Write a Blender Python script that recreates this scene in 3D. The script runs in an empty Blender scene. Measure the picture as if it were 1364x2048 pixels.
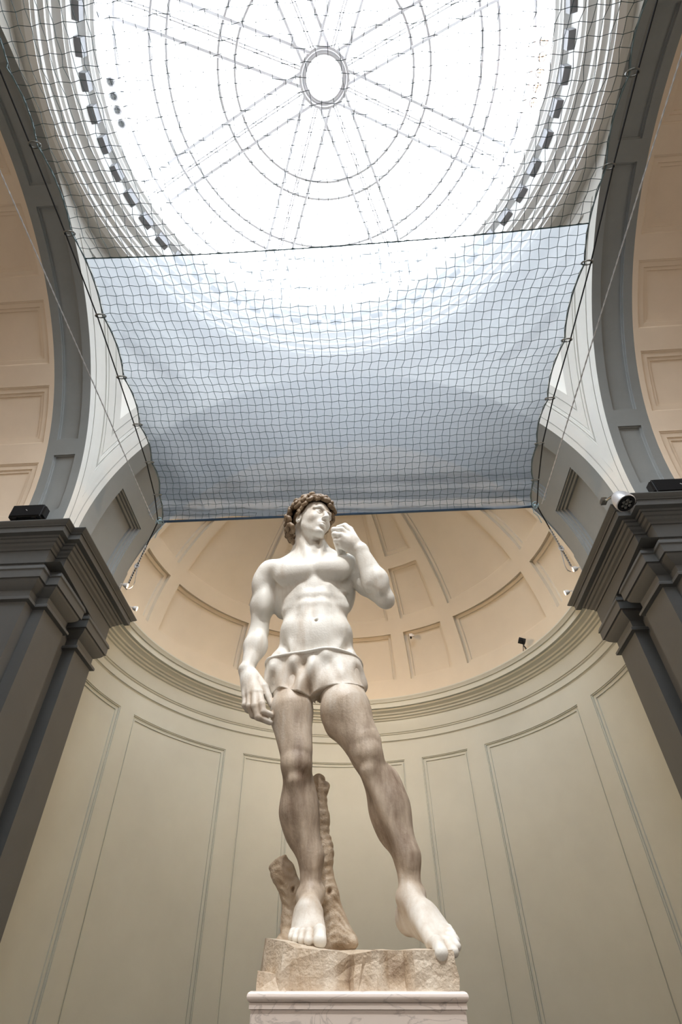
import bpy, math, random
import numpy as np
from mathutils import Matrix, Vector
random.seed(3); rng = np.random.RandomState(5)
C = bpy.context.scene.collection
scene = bpy.context.scene
S = 6.2                                    # metres per plan unit; heights are given above the lens (1.6 m)
PI = math.pi
sin, cos, rad = math.sin, math.cos, math.radians

# ------------------------------------------------------------------ camera
PX, PY, F = 646.3948, 1046.6552, 1109.1638
VX, VY, YAW, CX = 654.0653, -112.4426, 0.0722, 0.0306
_u = np.array([VX-PX, -(VY-PY), -F]); _u /= np.linalg.norm(_u)
_f = np.array([0, 0, -1.0]) - _u*(np.array([0, 0, -1.0])@_u); _f /= np.linalg.norm(_f)
_r = np.cross(_f, _u)
CM = np.stack([cos(YAW)*_r-sin(YAW)*_f, sin(YAW)*_r+cos(YAW)*_f, _u])
cam_d = bpy.data.cameras.new('camera'); cam = bpy.data.objects.new('camera', cam_d); C.objects.link(cam)
cam_d.sensor_fit = 'VERTICAL'; cam_d.sensor_height = 36; cam_d.sensor_width = 24
cam_d.lens = 36*F/2048; cam_d.shift_x = (682-PX)/2048; cam_d.shift_y = (PY-1024)/2048
cam_d.clip_start = .05; cam_d.clip_end = 200
mw = Matrix([list(CM[0])+[CX*S], list(CM[1])+[0], list(CM[2])+[1.6], [0, 0, 0, 1]])
cam.matrix_world = mw; scene.camera = cam

# ------------------------------------------------------------------ light
w = bpy.data.worlds.new('sky'); scene.world = w; w.use_nodes = True
bg = w.node_tree.nodes['Background']; bg.inputs[0].default_value = (.90, .95, 1.0, 1); bg.inputs[1].default_value = 12.5
vs = scene.view_settings
vs.view_transform = 'Standard'; vs.look = 'None'; vs.gamma = 1; vs.use_curve_mapping = False
vs.exposure = 0.17
try:
    scene.cycles.use_denoising = True
    scene.cycles.max_bounces = 10; scene.cycles.diffuse_bounces = 5; scene.cycles.transparent_max_bounces = 12
    scene.cycles.sample_clamp_indirect = 6
except Exception: pass
def light(name, kind, loc, target, energy, color=(1, 1, 1), **kw):
    d = bpy.data.lights.new(name, kind); d.energy = energy; d.color = color
    for k, v in kw.items(): setattr(d, k, v)
    o = bpy.data.objects.new(name, d); C.objects.link(o); o.location = loc
    o.rotation_euler = (Vector(target)-Vector(loc)).to_track_quat('-Z', 'Y').to_euler()
    return o
YD = .3296
pt = light('skylight_portal', 'AREA', (0, YD*S, 1.6+2.30*S), (0, YD*S, 0), 1, shape='DISK', size=2*.75*S)
pt.data.cycles.is_portal = True
# unseen fill lights added in the gallery behind the viewer and both side halls
light('gallery_daylight', 'AREA', (0, -2.7*S, 1.6+1.2*S), (0, 2*S, 4), 420, (.94, .97, 1.0), shape='RECTANGLE', size=8, size_y=6)
for sx in (-1, 1):
    light('side_hall_daylight', 'AREA', (sx*2.9*S, YD*S, 3.6), (sx*1.1*S, YD*S+.5, 8.5), 300, (1, .89, .76), shape='RECTANGLE', size=6, size_y=4)  # added warm fill, no window built in these halls

# added spots, out of view by the rear skylight rim, to brighten the statue
for x_ in (-1.3, 1.0):
    light('statue_beam', 'SPOT', (x_, -2.0, 15.6), (-.15, 5.1, 4.6), 2500, (1, .97, .92), spot_size=rad(34), spot_blend=.8, shadow_soft_size=.12)

# ------------------------------------------------------------------ materials
def srgb(r, g, b):
    return tuple(((c/255)/12.92 if c/255 <= .04045 else ((c/255+.055)/1.055)**2.4) for c in (r, g, b))+(1,)
def mat(name, col, rough=.6, var=.06, scale=3.0, bump=0.0, bscale=60, metal=0, col2=None, spec=.3):
    m = bpy.data.materials.new(name); m.use_nodes = True; nt = m.node_tree; b = nt.nodes['Principled BSDF']
    b.inputs['Roughness'].default_value = rough; b.inputs['Metallic'].default_value = metal
    b.inputs['Specular IOR Level'].default_value = spec
    tc = nt.nodes.new('ShaderNodeTexCoord'); n = nt.nodes.new('ShaderNodeTexNoise')
    n.inputs['Scale'].default_value = scale; n.inputs['Detail'].default_value = 6; n.inputs['Roughness'].default_value = .6
    nt.links.new(tc.outputs['Object'], n.inputs['Vector'])
    r = nt.nodes.new('ShaderNodeValToRGB'); nt.links.new(n.outputs['Fac'], r.inputs[0])
    c1 = tuple(max(0, c*(1-var)) for c in col[:3])+(1,); c2 = col2 or tuple(min(1, c*(1+var)) for c in col[:3])+(1,)
    r.color_ramp.elements[0].position = .3; r.color_ramp.elements[1].position = .7
    r.color_ramp.elements[0].color = c1; r.color_ramp.elements[1].color = c2
    nt.links.new(r.outputs[0], b.inputs['Base Color'])
    if bump:
        n2 = nt.nodes.new('ShaderNodeTexNoise'); n2.inputs['Scale'].default_value = bscale; n2.inputs['Detail'].default_value = 4
        nt.links.new(tc.outputs['Object'], n2.inputs['Vector'])
        bp = nt.nodes.new('ShaderNodeBump'); bp.inputs['Strength'].default_value = bump; bp.inputs['Distance'].default_value = .01
        nt.links.new(n2.outputs['Fac'], bp.inputs['Height']); nt.links.new(bp.outputs[0], b.inputs['Normal'])
    return m
M_pier = mat('grey_pier_paint', srgb(98, 100, 100), .55, .05, 1.2, .15, 90)
M_soff = mat('grey_soffit_paint', srgb(134, 137, 136), .65, .05, 1.5, .15, 90)
M_niche = mat('stone_beige_paint', srgb(197, 199, 189), .65, .05, .7, .12, 90)
M_dome = mat('cream_half_dome_paint', srgb(212, 202, 184), .65, .04, .9, .12, 90)
M_vault = mat('sand_vault_paint', srgb(220, 202, 180), .7, .04, 1.0, .12, 90)
M_pend = mat('pale_grey_plaster', srgb(206, 205, 199), .65, .03, 1.2, .1, 90)
M_pan = mat('white_corner_panel', srgb(238, 236, 230), .6, .02, 1.2)
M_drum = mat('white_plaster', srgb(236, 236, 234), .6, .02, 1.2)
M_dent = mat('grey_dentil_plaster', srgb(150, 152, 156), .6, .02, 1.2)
M_floor = mat('worn_stone_floor', srgb(90, 86, 80), .4, .1, 2)
M_bar = mat('white_metal_bar', srgb(236, 236, 240), .5, .01)
M_black = mat('matt_black', srgb(22, 23, 25), .45, .1)
M_dark = mat('dark_glass', srgb(28, 32, 34), .15, .1, spec=.6)
M_silver = mat('silver_enamel', srgb(225, 226, 230), .3, .02, metal=.25)
M_white = mat('white_enamel', srgb(232, 228, 224), .35, .02)
M_steel = mat('galvanised_steel', srgb(150, 152, 150), .3, .1, 20, metal=.9)
M_rope_b = mat('black_rope', srgb(24, 25, 28), .8, .2, 60)
M_rope_w = mat('white_cord', srgb(205, 206, 208), .8, .1, 120)
M_net = mat('dark_green_twine', srgb(52, 74, 78), .8, .1, 30)
def emis(name, col, st):
    m = bpy.data.materials.new(name); m.use_nodes = True; b = m.node_tree.nodes['Principled BSDF']
    b.inputs['Base Color'].default_value = col; b.inputs['Emission Color'].default_value = col; b.inputs['Emission Strength'].default_value = st
    return m
M_lamp = emis('lit_lamp_lens', (1, .62, .42, 1), 9)
# milky glass
M_glass = bpy.data.materials.new('milky_skylight_glass'); M_glass.use_nodes = True
nt = M_glass.node_tree; nt.nodes.clear()
o_ = nt.nodes.new('ShaderNodeOutputMaterial'); mx = nt.nodes.new('ShaderNodeMixShader'); t_ = nt.nodes.new('ShaderNodeBsdfTransparent'); d_ = nt.nodes.new('ShaderNodeBsdfTranslucent')
t_.inputs[0].default_value = (.94, .95, .96, 1); d_.inputs[0].default_value = (.9, .9, .9, 1); mx.inputs[0].default_value = .15
nt.links.new(t_.outputs[0], mx.inputs[1]); nt.links.new(d_.outputs[0], mx.inputs[2]); nt.links.new(mx.outputs[0], o_.inputs[0])
# sheer lining cloth
M_sheet = bpy.data.materials.new('sheer_pale_blue_sheet'); M_sheet.use_nodes = True
nt = M_sheet.node_tree; nt.nodes.clear()
o_ = nt.nodes.new('ShaderNodeOutputMaterial'); mx = nt.nodes.new('ShaderNodeMixShader'); mx2 = nt.nodes.new('ShaderNodeMixShader')
t_ = nt.nodes.new('ShaderNodeBsdfTransparent'); d_ = nt.nodes.new('ShaderNodeBsdfTranslucent'); df = nt.nodes.new('ShaderNodeBsdfDiffuse')
t_.inputs[0].default_value = (.90, .945, .98, 1); d_.inputs[0].default_value = (.72, .77, .82, 1); df.inputs[0].default_value = (.04, .06, .085, 1)
nt.links.new(d_.outputs[0], mx2.inputs[1]); nt.links.new(df.outputs[0], mx2.inputs[2]); mx2.inputs[0].default_value = .58
lw = nt.nodes.new('ShaderNodeLayerWeight'); lw.inputs[0].default_value = .5      # woven cloth closes up when seen at a slant
lm = nt.nodes.new('ShaderNodeMapRange'); lm.inputs['From Min'].default_value = .07; lm.inputs['From Max'].default_value = .27; lm.inputs['To Min'].default_value = .46; lm.inputs['To Max'].default_value = .90
nt.links.new(lw.outputs['Facing'], lm.inputs['Value']); nt.links.new(lm.outputs[0], mx.inputs[0])
ln = nt.nodes.new('ShaderNodeMapRange'); ln.inputs['From Min'].default_value = .07; ln.inputs['From Max'].default_value = .25; ln.inputs['To Min'].default_value = .42; ln.inputs['To Max'].default_value = .86
nt.links.new(lw.outputs['Facing'], ln.inputs['Value']); nt.links.new(ln.outputs[0], mx2.inputs[0])
nt.links.new(t_.outputs[0], mx.inputs[1]); nt.links.new(mx2.outputs[0], mx.inputs[2]); nt.links.new(mx.outputs[0], o_.inputs[0])

# ------------------------------------------------------------------ mesh helpers
class MB:
    def __init__(s): s.v = []; s.f = []; s.n = 0
    def add(s, V, Fs):
        V = [tuple(map(float, p)) for p in V]; b = len(s.v); s.v += V; s.f += [tuple(i+b for i in f) for f in Fs]
    def build(s, name, m, parent=None, smooth=True, ang=35, kind=None):
        me = bpy.data.meshes.new(name); me.from_pydata(s.v, [], s.f); me.materials.append(m)
        if smooth: me.shade_smooth(); me.set_sharp_from_angle(angle=rad(ang))
        me.update(); o = bpy.data.objects.new(name, me); C.objects.link(o)
        if parent is not None: o.parent = parent; o.matrix_parent_inverse = parent.matrix_world.inverted()
        if kind: o['kind'] = kind
        return o
    def box(s, c, d, R=None):
        V = []
        for x in (-.5, .5):
            for y in (-.5, .5):
                for z in (-.5, .5):
                    p = Vector((x*d[0], y*d[1], z*d[2]))
                    if R is not None: p = R@p
                    V.append(tuple(p+Vector(c)))
        s.add(V, [(0, 1, 3, 2), (4, 6, 7, 5), (0, 4, 5, 1), (2, 3, 7, 6), (0, 2, 6, 4), (1, 5, 7, 3)])
    def tube(s, pts, r, n=6, closed=False):
        pts = [Vector(p) for p in pts]; V = []; N = len(pts)
        rr = r if hasattr(r, '__len__') else [r]*N
        for i, p in enumerate(pts):
            a = pts[i-1] if (i > 0 or closed) else p; b = pts[(i+1) % N] if (i < N-1 or closed) else p
            t = (b-a).normalized(); up = Vector((0, 0, 1)) if abs(t.z) < .9 else Vector((1, 0, 0))
            x = t.cross(up).normalized(); y = t.cross(x)
            for k in range(n): V.append(p+(x*cos(2*PI*k/n)+y*sin(2*PI*k/n))*rr[i])
        Fs = []
        for i in range(N if closed else N-1):
            j = (i+1) % N
            for k in range(n): Fs.append((i*n+k, i*n+(k+1) % n, j*n+(k+1) % n, j*n+k))
        if not closed: Fs += [tuple(range(n)), tuple((N-1)*n+k for k in range(n))[::-1]]
        s.add(V, Fs)
    def lathe(s, prof, c, axis=(0, 0, 1), n=20):
        ax = Vector(axis).normalized(); up = Vector((0, 0, 1)) if abs(ax.z) < .9 else Vector((1, 0, 0))
        x = ax.cross(up).normalized(); y = ax.cross(x); V = []
        for r, h in prof:
            for k in range(n): V.append(Vector(c)+ax*h+(x*cos(2*PI*k/n)+y*sin(2*PI*k/n))*max(r, 1e-4))
        Fs = [(i*n+k, i*n+(k+1) % n, (i+1)*n+(k+1) % n, (i+1)*n+k) for i in range(len(prof)-1) for k in range(n)]
        s.add(V, Fs)
def struct(o): o['kind'] = 'structure'; return o
def tag(o, label, cat, group=None):
    o['label'] = label; o['category'] = cat
    if group: o['group'] = group
    return o
def empty(name, loc):
    o = bpy.data.objects.new(name, None); C.objects.link(o); o.location = loc; o.empty_display_size = .2
    bpy.context.view_layer.update(); return o
def U(x, y, h): return (x*S, y*S, 1.6+h*S)
def ray(px, py):
    return CM@np.array([px-PX, -(py-PY), -F])
def P(px, py, y):                          # the point at depth y (metres) on the sight line of a measured photo point
    d = ray(px, py); t = y/d[1]; return np.array([CX*S+d[0]*t, y, 1.6+d[2]*t])
def PZ(px, py, z):
    d = ray(px, py); t = (z-1.6)/d[2]; return np.array([CX*S+d[0]*t, d[1]*t, z])

# surfaces: f(u, v, depth) -> point; metric(u, v) -> metres per unit u, v
def cyl_z(R, cy):                          # vertical cylinder, u azimuth from +y, v height
    return (lambda u, v, d: (((R*S+d)*sin(u)), cy*S+(R*S+d)*cos(u), 1.6+v*S), lambda u, v: (R*S, S))
def sph(R, cy, cz):
    return (lambda u, v, d: ((R*S+d)*sin(u)*cos(v), cy*S+(R*S+d)*cos(u)*cos(v), 1.6+cz*S+(R*S+d)*sin(v)), lambda u, v: (R*S*cos(v), R*S))
def cyl_x(R, cy, cz):                      # barrel along x: u = x, v = angle from +y
    return (lambda u, v, d: (u*S, cy*S+(R*S+d)*cos(v), 1.6+cz*S+(R*S+d)*sin(v)), lambda u, v: (S, R*S))
def cyl_y(R, cz):                          # barrel along y: u = y, v = angle from +x
    return (lambda u, v, d: ((R*S+d)*cos(v), u*S, 1.6+cz*S+(R*S+d)*sin(v)), lambda u, v: (S, R*S))
def frange(a, b, n): return [a+(b-a)*i/n for i in range(n+1)]
def wall_grid(surf, u0, u1, v0, v1, du, dv, holes):
    f, _ = surf; mb = MB()
    def brk(a, b, d, k):
        s = set(frange(a, b, max(1, math.ceil((b-a)/d))))
        for h in holes:
            s |= set(frange(h[k], h[k+1], max(1, math.ceil((h[k+1]-h[k])/d))))
        s = sorted(x for x in s if a-1e-9 <= x <= b+1e-9); o = [s[0]]
        for x in s[1:]:
            if x-o[-1] > 1e-6: o.append(x)
        return o
    us, vs_ = brk(u0, u1, du, 0), brk(v0, v1, dv, 2)
    V = [f(u, v, 0) for v in vs_ for u in us]; n = len(us); Fs = []
    for j in range(len(vs_)-1):
        for i in range(n-1):
            cu, cv = (us[i]+us[i+1])/2, (vs_[j]+vs_[j+1])/2
            if any(h[0] < cu < h[1] and h[2] < cv < h[3] for h in holes): continue
            Fs.append((j*n+i, j*n+i+1, (j+1)*n+i+1, (j+1)*n+i))
    mb.add(V, Fs); return mb
def panel_mesh(surf, rect, steps, du, dv):
    f, met = surf; u0, u1, v0, v1 = rect; nu = max(1, math.ceil((u1-u0)/du)); nv = max(1, math.ceil((v1-v0)/dv))
    mb = MB(); rings = []
    def crn(ins):
        c = []
        for u, v, su, sv in ((u0, v0, 1, 1), (u1, v0, -1, 1), (u1, v1, -1, -1), (u0, v1, 1, -1)):
            mu, mv = met(u, v+sv*ins/S if mv_is_S else v); c.append((u+su*ins/mu, v+sv*ins/mv))
        return c
    mv_is_S = False
    V = []
    for ins, dep in steps:
        c = crn(ins); st = len(V)
        for a, b, n in ((0, 1, nu), (1, 2, nv), (2, 3, nu), (3, 0, nv)):
            for i in range(n):
                t = i/n; V.append(f(c[a][0]*(1-t)+c[b][0]*t, c[a][1]*(1-t)+c[b][1]*t, dep))
        rings.append(st)
    n = 2*(nu+nv); Fs = []
    for a, b in zip(rings, rings[1:]):
        for i in range(n): Fs.append((a+i, a+(i+1) % n, b+(i+1) % n, b+i))
    ins, dep = steps[-1]; c = crn(ins); st = len(V)
    for j in range(nv+1):
        for i in range(nu+1):
            s, t = i/nu, j/nv
            lo = (c[0][0]*(1-s)+c[1][0]*s, c[0][1]*(1-s)+c[1][1]*s); hi = (c[3][0]*(1-s)+c[2][0]*s, c[3][1]*(1-s)+c[2][1]*s)
            V.append(f(lo[0]*(1-t)+hi[0]*t, lo[1]*(1-t)+hi[1]*t, dep))
    for j in range(nv):
        for i in range(nu): a = st+j*(nu+1)+i; Fs.append((a, a+1, a+nu+2, a+nu+1))
    mb.add(V, Fs); return mb
def panelled(name, surf, ext, du, dv, rects, steps, m, pm=None):
    o = struct(wall_grid(surf, *ext, du, dv, rects).build(name, m, ang=30))
    for r in rects:
        panel_mesh(surf, r, steps, du, dv).build('panel', pm or m, o, ang=20)
    return o
def revolve(prof, cy, a0, a1, n, name, m, parent=None, ang=30, kind=None):
    mb = MB(); V = []; k = len(prof)
    for i in range(n+1):
        a = a0+(a1-a0)*i/n
        for R, h in prof: V.append(U(R*sin(a), cy+R*cos(a), h))
    mb.add(V, [(i*k+j, i*k+j+1, (i+1)*k+j+1, (i+1)*k+j) for i in range(n) for j in range(k-1)])
    return mb.build(name, m, parent, ang=ang, kind=kind)

# ------------------------------------------------------------------ room shell
K = .93
YF, ZC, RA, WS, WT, YT = 1.2726, 1.2182, .8707, .8832, 1.0179, 1.656
HF = -1.6/S
mb = MB(); mb.add([(-22, -20, 0), (22, -20, 0), (22, 18, 0), (-22, 18, 0)], [(0, 1, 2, 3)])
struct(mb.build('floor', M_floor))

# piers with their entablature: profile (height, set-back) swept round the plan
prof_top = [(1.2660, .035), (1.2637, 0), (1.2610, 0), (1.2560, .004), (1.2500, .012), (1.2470, .013), (1.2470, .017), (1.2270, .018), (1.2270, .036), (1.2200, .038), (1.2200, .043),
            (1.2100, .046), (1.2080, .052), (1.2000, .055), (1.1950, .062), (1.1880, .064), (1.1880, .068), (1.1300, .068), (1.1300, .10)]
prof_cap = [(1.1300, .10), (1.1300, .066), (1.1220, .064), (1.1160, .062), (1.1120, .052), (1.1050, .048), (1.0950, .045), (1.0920, .049), (1.0640, .049), (1.0640, .055), (1.0560, .056), (1.0480, .062), (1.0380, .074),
            (1.0350, .079), (1.0080, .079), (1.0060, .070), (1.0010, .066), (.9930, .066), (.9900, .078), (.9830, .078), (HF/K, .078)]
def sweep(plan, prof, sx):
    # plan: list of (x, y, nx, ny): crown edge point and how a set-back moves it
    mb = MB(); V = []; k = len(prof)
    for x, y, nx, ny in plan:
        for h, p in prof: V.append(U(sx*(x+nx*p)*K, (y+ny*p)*K, h*K))
    mb.add(V, [(i*k+j, i*k+j+1, (i+1)*k+j+1, (i+1)*k+j) for i in range(len(plan)-1) for j in range(k-1)])
    return mb
C1, C2, C3 = (.889, 1.2405, 1, 1), (.889, 1.2850, 1, 1), (.8518, 1.2850, 1, 1)
for sx, nm in ((-1, 'left'), (1, 'right')):
    e = sweep([(3.4, 1.2405, 0, 1), C1, C2, C3, (.8518, 1.835, 1, -1), (1.25, 1.835, 0, -1)], prof_top, sx)
    o = struct(e.build('wall_pier_'+nm, M_pier, ang=25))
    c1 = sweep([(3.4, 1.2405, 0, 1), C1, C2, C3, (.8518, 1.582, 1, -1), (1.02, 1.582, 0, -1)], prof_cap, sx).build('pilaster', M_pier, o, ang=25)
    c2 = sweep([(1.02, 1.525, 0, 1), (.8518, 1.525, 1, 1), (.8518, 1.818, 1, -1), (1.25, 1.818, 0, -1)], prof_cap, sx).build('pilaster', M_pier, o, ang=25)
    r = MB(); x = .972
    r.add([U(sx*x*K, 1.40*K, HF), U(sx*x*K, 1.70*K, HF), U(sx*x*K, 1.70*K, 1.14*K), U(sx*x*K, 1.40*K, 1.14*K)], [(0, 1, 2, 3)])
    r.add([U(sx*.90*K, 1.30*K, 1.1295*K), U(sx*1.2*K, 1.30*K, 1.1295*K), U(sx*1.2*K, 1.79*K, 1.1295*K), U(sx*.925*K, 1.79*K, 1.1295*K)], [(0, 1, 2, 3)])
    r.build('recess', M_pier, o)

# niche: wall panels, frieze, cornice, half dome
YN, RW = 1.718*K, .982*K
D = rad
NW = cyl_z(RW, YN)
st_wall = [(0, 0), (.012, .0), (.014, .020), (.034, .020), (.038, .050), (.078, .056), (.082, .034), (.112, .034), (.116, .062)]
vt = 1.0045*1.0
hw = [(D(a), D(b), HF+.10, 1.0045*K) for a, b in ((-88, -69.9), (-65.5, -36.6), (-31.8, -18.3), (-13.7, 13.7), (18.2, 31.3), (36.0, 64.7), (69.2, 88))]
panelled('wall_niche', NW, (D(-89.5), D(89.5), HF, 1.12), D(2.5), .5, hw, st_wall, M_niche)
k2 = 1.094*K
revolve([(h*1.0, r) for h, r in []] or [(R*k2, h*k2) for R, h in ((.8975, .9950), (.8955, .9985), (.8905, 1.0000), (.8905, 1.0235), (.8860, 1.0270), (.8860, 1.0300), (.8820, 1.0320), (.8740, 1.0640),
    (.8740, 1.0820), (.8680, 1.0840), (.8660, 1.0900), (.8580, 1.0920), (.8560, 1.0990), (.8480, 1.1010), (.8460, 1.1070), (.8380, 1.1110), (.8300, 1.1130), (.8300, 1.1200), (.8180, 1.1205), (.8170, 1.1415), (.8120, 1.1420), (.8100, 1.1470), (.8040, 1.1545), (.8040, 1.1590), (.8900, 1.1600))],
    YN, D(-89.5), D(89.5), 72, 'trim_1', M_niche).__setitem__('kind', 'structure')
SD = sph(.950*K, YN, 1.25*K)
r1, r2, r3, r23 = (D(8), D(23)), (D(27.3), D(43.8)), (D(48), D(64)), (D(27.3), D(64))
hd = []
for a, b in ((-66.6, -37.0), (36.8, 66.4), (-14, 14)): hd += [(D(a), D(b))+r1, (D(a), D(b))+r23]
for a, b in ((-32, -18.4), (18.4, 32), (71.2, 84.8), (-84.8, -71.2)): hd += [(D(a), D(b))+r1, (D(a), D(b))+r2, (D(a), D(b))+r3]
st_dome = [(0, 0), (.0, .10), (.004, .105), (.10, .11), (.112, .155), (.12, .16)]
panelled('ceiling_niche', SD, (D(-86.5), D(86.5), 0, D(88)), D(3), D(3), hd, st_dome, M_dome)

# arch soffits with sunk panels, vaults of the side halls
def deg(rs): return [(a, b, D(c), D(d)) for a, b, c, d in rs]
st_side = [(0, 0), (.0, .03), (.03, .035), (.035, .06), (.07, .062)]
for sx, nm in ((-1, 'left'), (1, 'right')):
    sf = cyl_x(RA, YD, ZC)
    def sxr(a, b): return (min(sx*a, sx*b), max(sx*a, sx*b))
    rects = deg([sxr(.913, .988)+t for t in ((3, 18.3), (22.4, 75.6), (79.6, 100.4), (104.4, 157.6), (161.7, 177))])
    panelled('ceiling_arch_'+nm, sf, sxr(WS, WT)+(-.09, PI+.09), .5, D(3), rects, st_side, M_soff)
    st_v = [(0, 0), (.0, .012), (.03, .02), (.04, .035), (.13, .035), (.14, .06), (.20, .062), (.205, .085)]
    rects = []
    for i in range(9):
        c = 9+20*i+.1
        for j in range(5): rects.append(sxr(1.036+.40*j, 1.376+.40*j)+(D(c-7.4), D(c+7.4)))
    panelled('ceiling_vault_'+nm, sf, sxr(WT, 3.3)+(-.09, PI+.09), .5, D(3.7), rects, st_v, M_vault)
st_fr = [(0, 0), (.0, .03), (.03, .035), (.035, .09), (.07, .095), (.075, .14), (.13, .145), (.135, .20)]
ff = cyl_y(RA, ZC)
panelled('ceiling_arch_front', ff, (YF, YT, -.09, PI+.09), .5, D(3), deg([(1.350, 1.572)+t for t in ((4, 20.3), (24.6, 75.5), (79.6, 100.4), (104.5, 155.4), (159.7, 176))]), st_fr, M_soff)
mb = MB(); V = []; n = 60                                        # the step where the front arch meets the half dome
for i in range(n+1):
    a = -.15+(PI+.3)*i/n; V += [U(RA*cos(a), YT, ZC+RA*sin(a)), U(.96*cos(a), YT, ZC+.96*sin(a))]
mb.add(V, [(2*i, 2*i+1, 2*i+3, 2*i+2) for i in range(n)]); struct(mb.build('trim_2', M_dome))
# rear arm (behind the viewer) as a plain barrel
struct(wall_grid(ff, -3.2, 2*YD-YF, 0, PI, .6, D(5), []).build('ceiling_gallery', M_vault))
mb = MB()
y0 = (2*YD-YF)
for sx in (-1, 1):
    mb.add([U(sx*.89, -3.2, HF), U(sx*.89, y0, HF), U(sx*.89, y0, ZC), U(sx*.89, -3.2, ZC), U(sx*3.4, y0, HF), U(sx*3.4, y0, ZC)], [(0, 1, 2, 3), (1, 4, 5, 2)])
mb.add([U(-1, -3.2, HF), U(1, -3.2, HF), U(1, -3.2, 2.3), U(-1, -3.2, 2.3)], [(0, 1, 2, 3)])
struct(mb.build('wall_back', M_vault, smooth=False))
for sx, nm in ((-1, 'left'), (1, 'right')):
    mb = MB(); mb.add([U(sx*3.3, -.8, HF), U(sx*3.3, 1.5, HF), U(sx*3.3, 1.5, 2.3), U(sx*3.3, -.8, 2.3)], [(0, 1, 2, 3)])
    struct(mb.build('wall_'+nm, M_vault, smooth=False))
# unseen shell added to keep stray sky light out, open only for the skylight
mb = MB(); R0 = .90; n = 48; ht = 2.16
V = [U(R0*sin(2*PI*i/n), YD+R0*cos(2*PI*i/n), ht) for i in range(n)]
for i in range(n):
    a = 2*PI*i/n; k = 3.7/max(abs(sin(a)), abs(cos(a))); V.append(U(k*sin(a), YD+k*cos(a), ht))
mb.add(V, [(i, (i+1) % n, n+(i+1) % n, n+i) for i in range(n)])
b = [(-3.7, YD-3.7), (3.7, YD-3.7), (3.7, YD+3.7), (-3.7, YD+3.7)]
mb.add([U(x, y, h) for h in (HF-.02, ht) for x, y in b], [(0, 1, 5, 4), (1, 2, 6, 5), (2, 3, 7, 6), (3, 0, 4, 7)])
struct(mb.build('wall_outer', M_floor, smooth=False))

# pendentives: surface between the two arch edges with nested mouldings
PP = [(0, 0), (.032, 0), (.032, .005), (.036, .005), (.036, 0), (.068, 0), (.068, .006), (.098, .006), (.100, .014), (.106, .016), (.110, .010), (.118, .012), (.122, .022), (.130, .024), (.132, .020),
      (.172, .020), (.174, .030), (.178, .030), (.178, .024), (.215, .024), (.216, .060), (.30, .060)]
PP = [(a*.55, b*.8) for a, b in PP]
def pdep(d):
    for (a, da), (b, db) in zip(PP, PP[1:]):
        if d < b: return da+(db-da)*((d-a)/(b-a) if b > a else 0)
    return PP[-1][1]
def pendentive(sx, sy, name):
    z0, z1 = 1.155, ZC+RA+.0006; ztop = 2.105
    zs = sorted(set([z0+(z1-z0)*(1-(1-i/110)**1.6) for i in range(111)]+[z1-d*1.0 for d, _ in PP[:-1] if d > 0]+[z1-d-.0007 for d, _ in PP[:-1] if d > 0]))
    rows = []; deps = []
    for z in zs:
        zz = max(0, z-ZC); h = math.sqrt(max(0, RA*RA-zz*zz))
        A = (h, YF-YD); B = (WS, h); tA, tB = math.atan2(A[1], A[0]), math.atan2(B[1], B[0]); rA, rB = math.hypot(*A), math.hypot(*B)
        L = (tA-tB)*(rA+rB)/2; row = []
        if L < 1e-4: L = 1e-4
        def offs(d): return math.sqrt((RA+d)**2-zz*zz)-h
        cols = [(0, 0)]
        for d, dep in PP[1:]:
            o = offs(d); cols.append((o, dep) if o < L/2 else None)
        for i, c in enumerate(cols):
            if c is None:
                dm = math.sqrt((h+L/2)**2+zz*zz)-RA; cols[i] = (L/2, pdep(dm))
        last = cols[-1][0]; mid = [(last+(L/2-last)*t, cols[-1][1]) for t in (.25, .5, .75, 1)]
        half = cols+mid
        dt = pdep(max(0, z1-z))
        full = [(o/L, min(dep, dt)) for o, dep in half]+[(1-o/L, min(dep, dt)) for o, dep in half[::-1][1:]]
        for t, dep in full:
            th = tA+(tB-tA)*t; r = rA+(rB-rA)*t+dep; row.append(U(sx*r*cos(th), YD+sy*r*sin(th), z))
        rows.append(row); deps.append([x[1] for x in full])
    rows.append([U(sx*.862*cos(PI/2*(1-i/(len(rows[0])-1))), YD+sy*.862*sin(PI/2*(1-i/(len(rows[0])-1))), 2.0893) for i in range(len(rows[0]))]); deps.append([0]*len(rows[0]))
    m = len(rows[0]); mb = MB(); mb.add([p for r in rows for p in r], [(j*m+i, j*m+i+1, (j+1)*m+i+1, (j+1)*m+i) for j in range(len(rows)-1) for i in range(m-1)])
    o = mb.build(name, M_pend, ang=25); o.data.materials.append(M_pan)
    npan = len(zs)*0
    fi = 0
    for j in range(len(rows)-1):
        for i in range(m-1):
            if min(deps[j][i], deps[j][i+1], deps[j+1][i], deps[j+1][i+1]) > .04: o.data.polygons[fi].material_index = 1
            fi += 1
    return struct(o)
pendentive(-1, 1, 'ceiling_pendentive_left'); pendentive(1, 1, 'ceiling_pendentive_right')
pendentive(-1, -1, 'ceiling_pendentive_rear_left'); pendentive(1, -1, 'ceiling_pendentive_rear_right')

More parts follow.
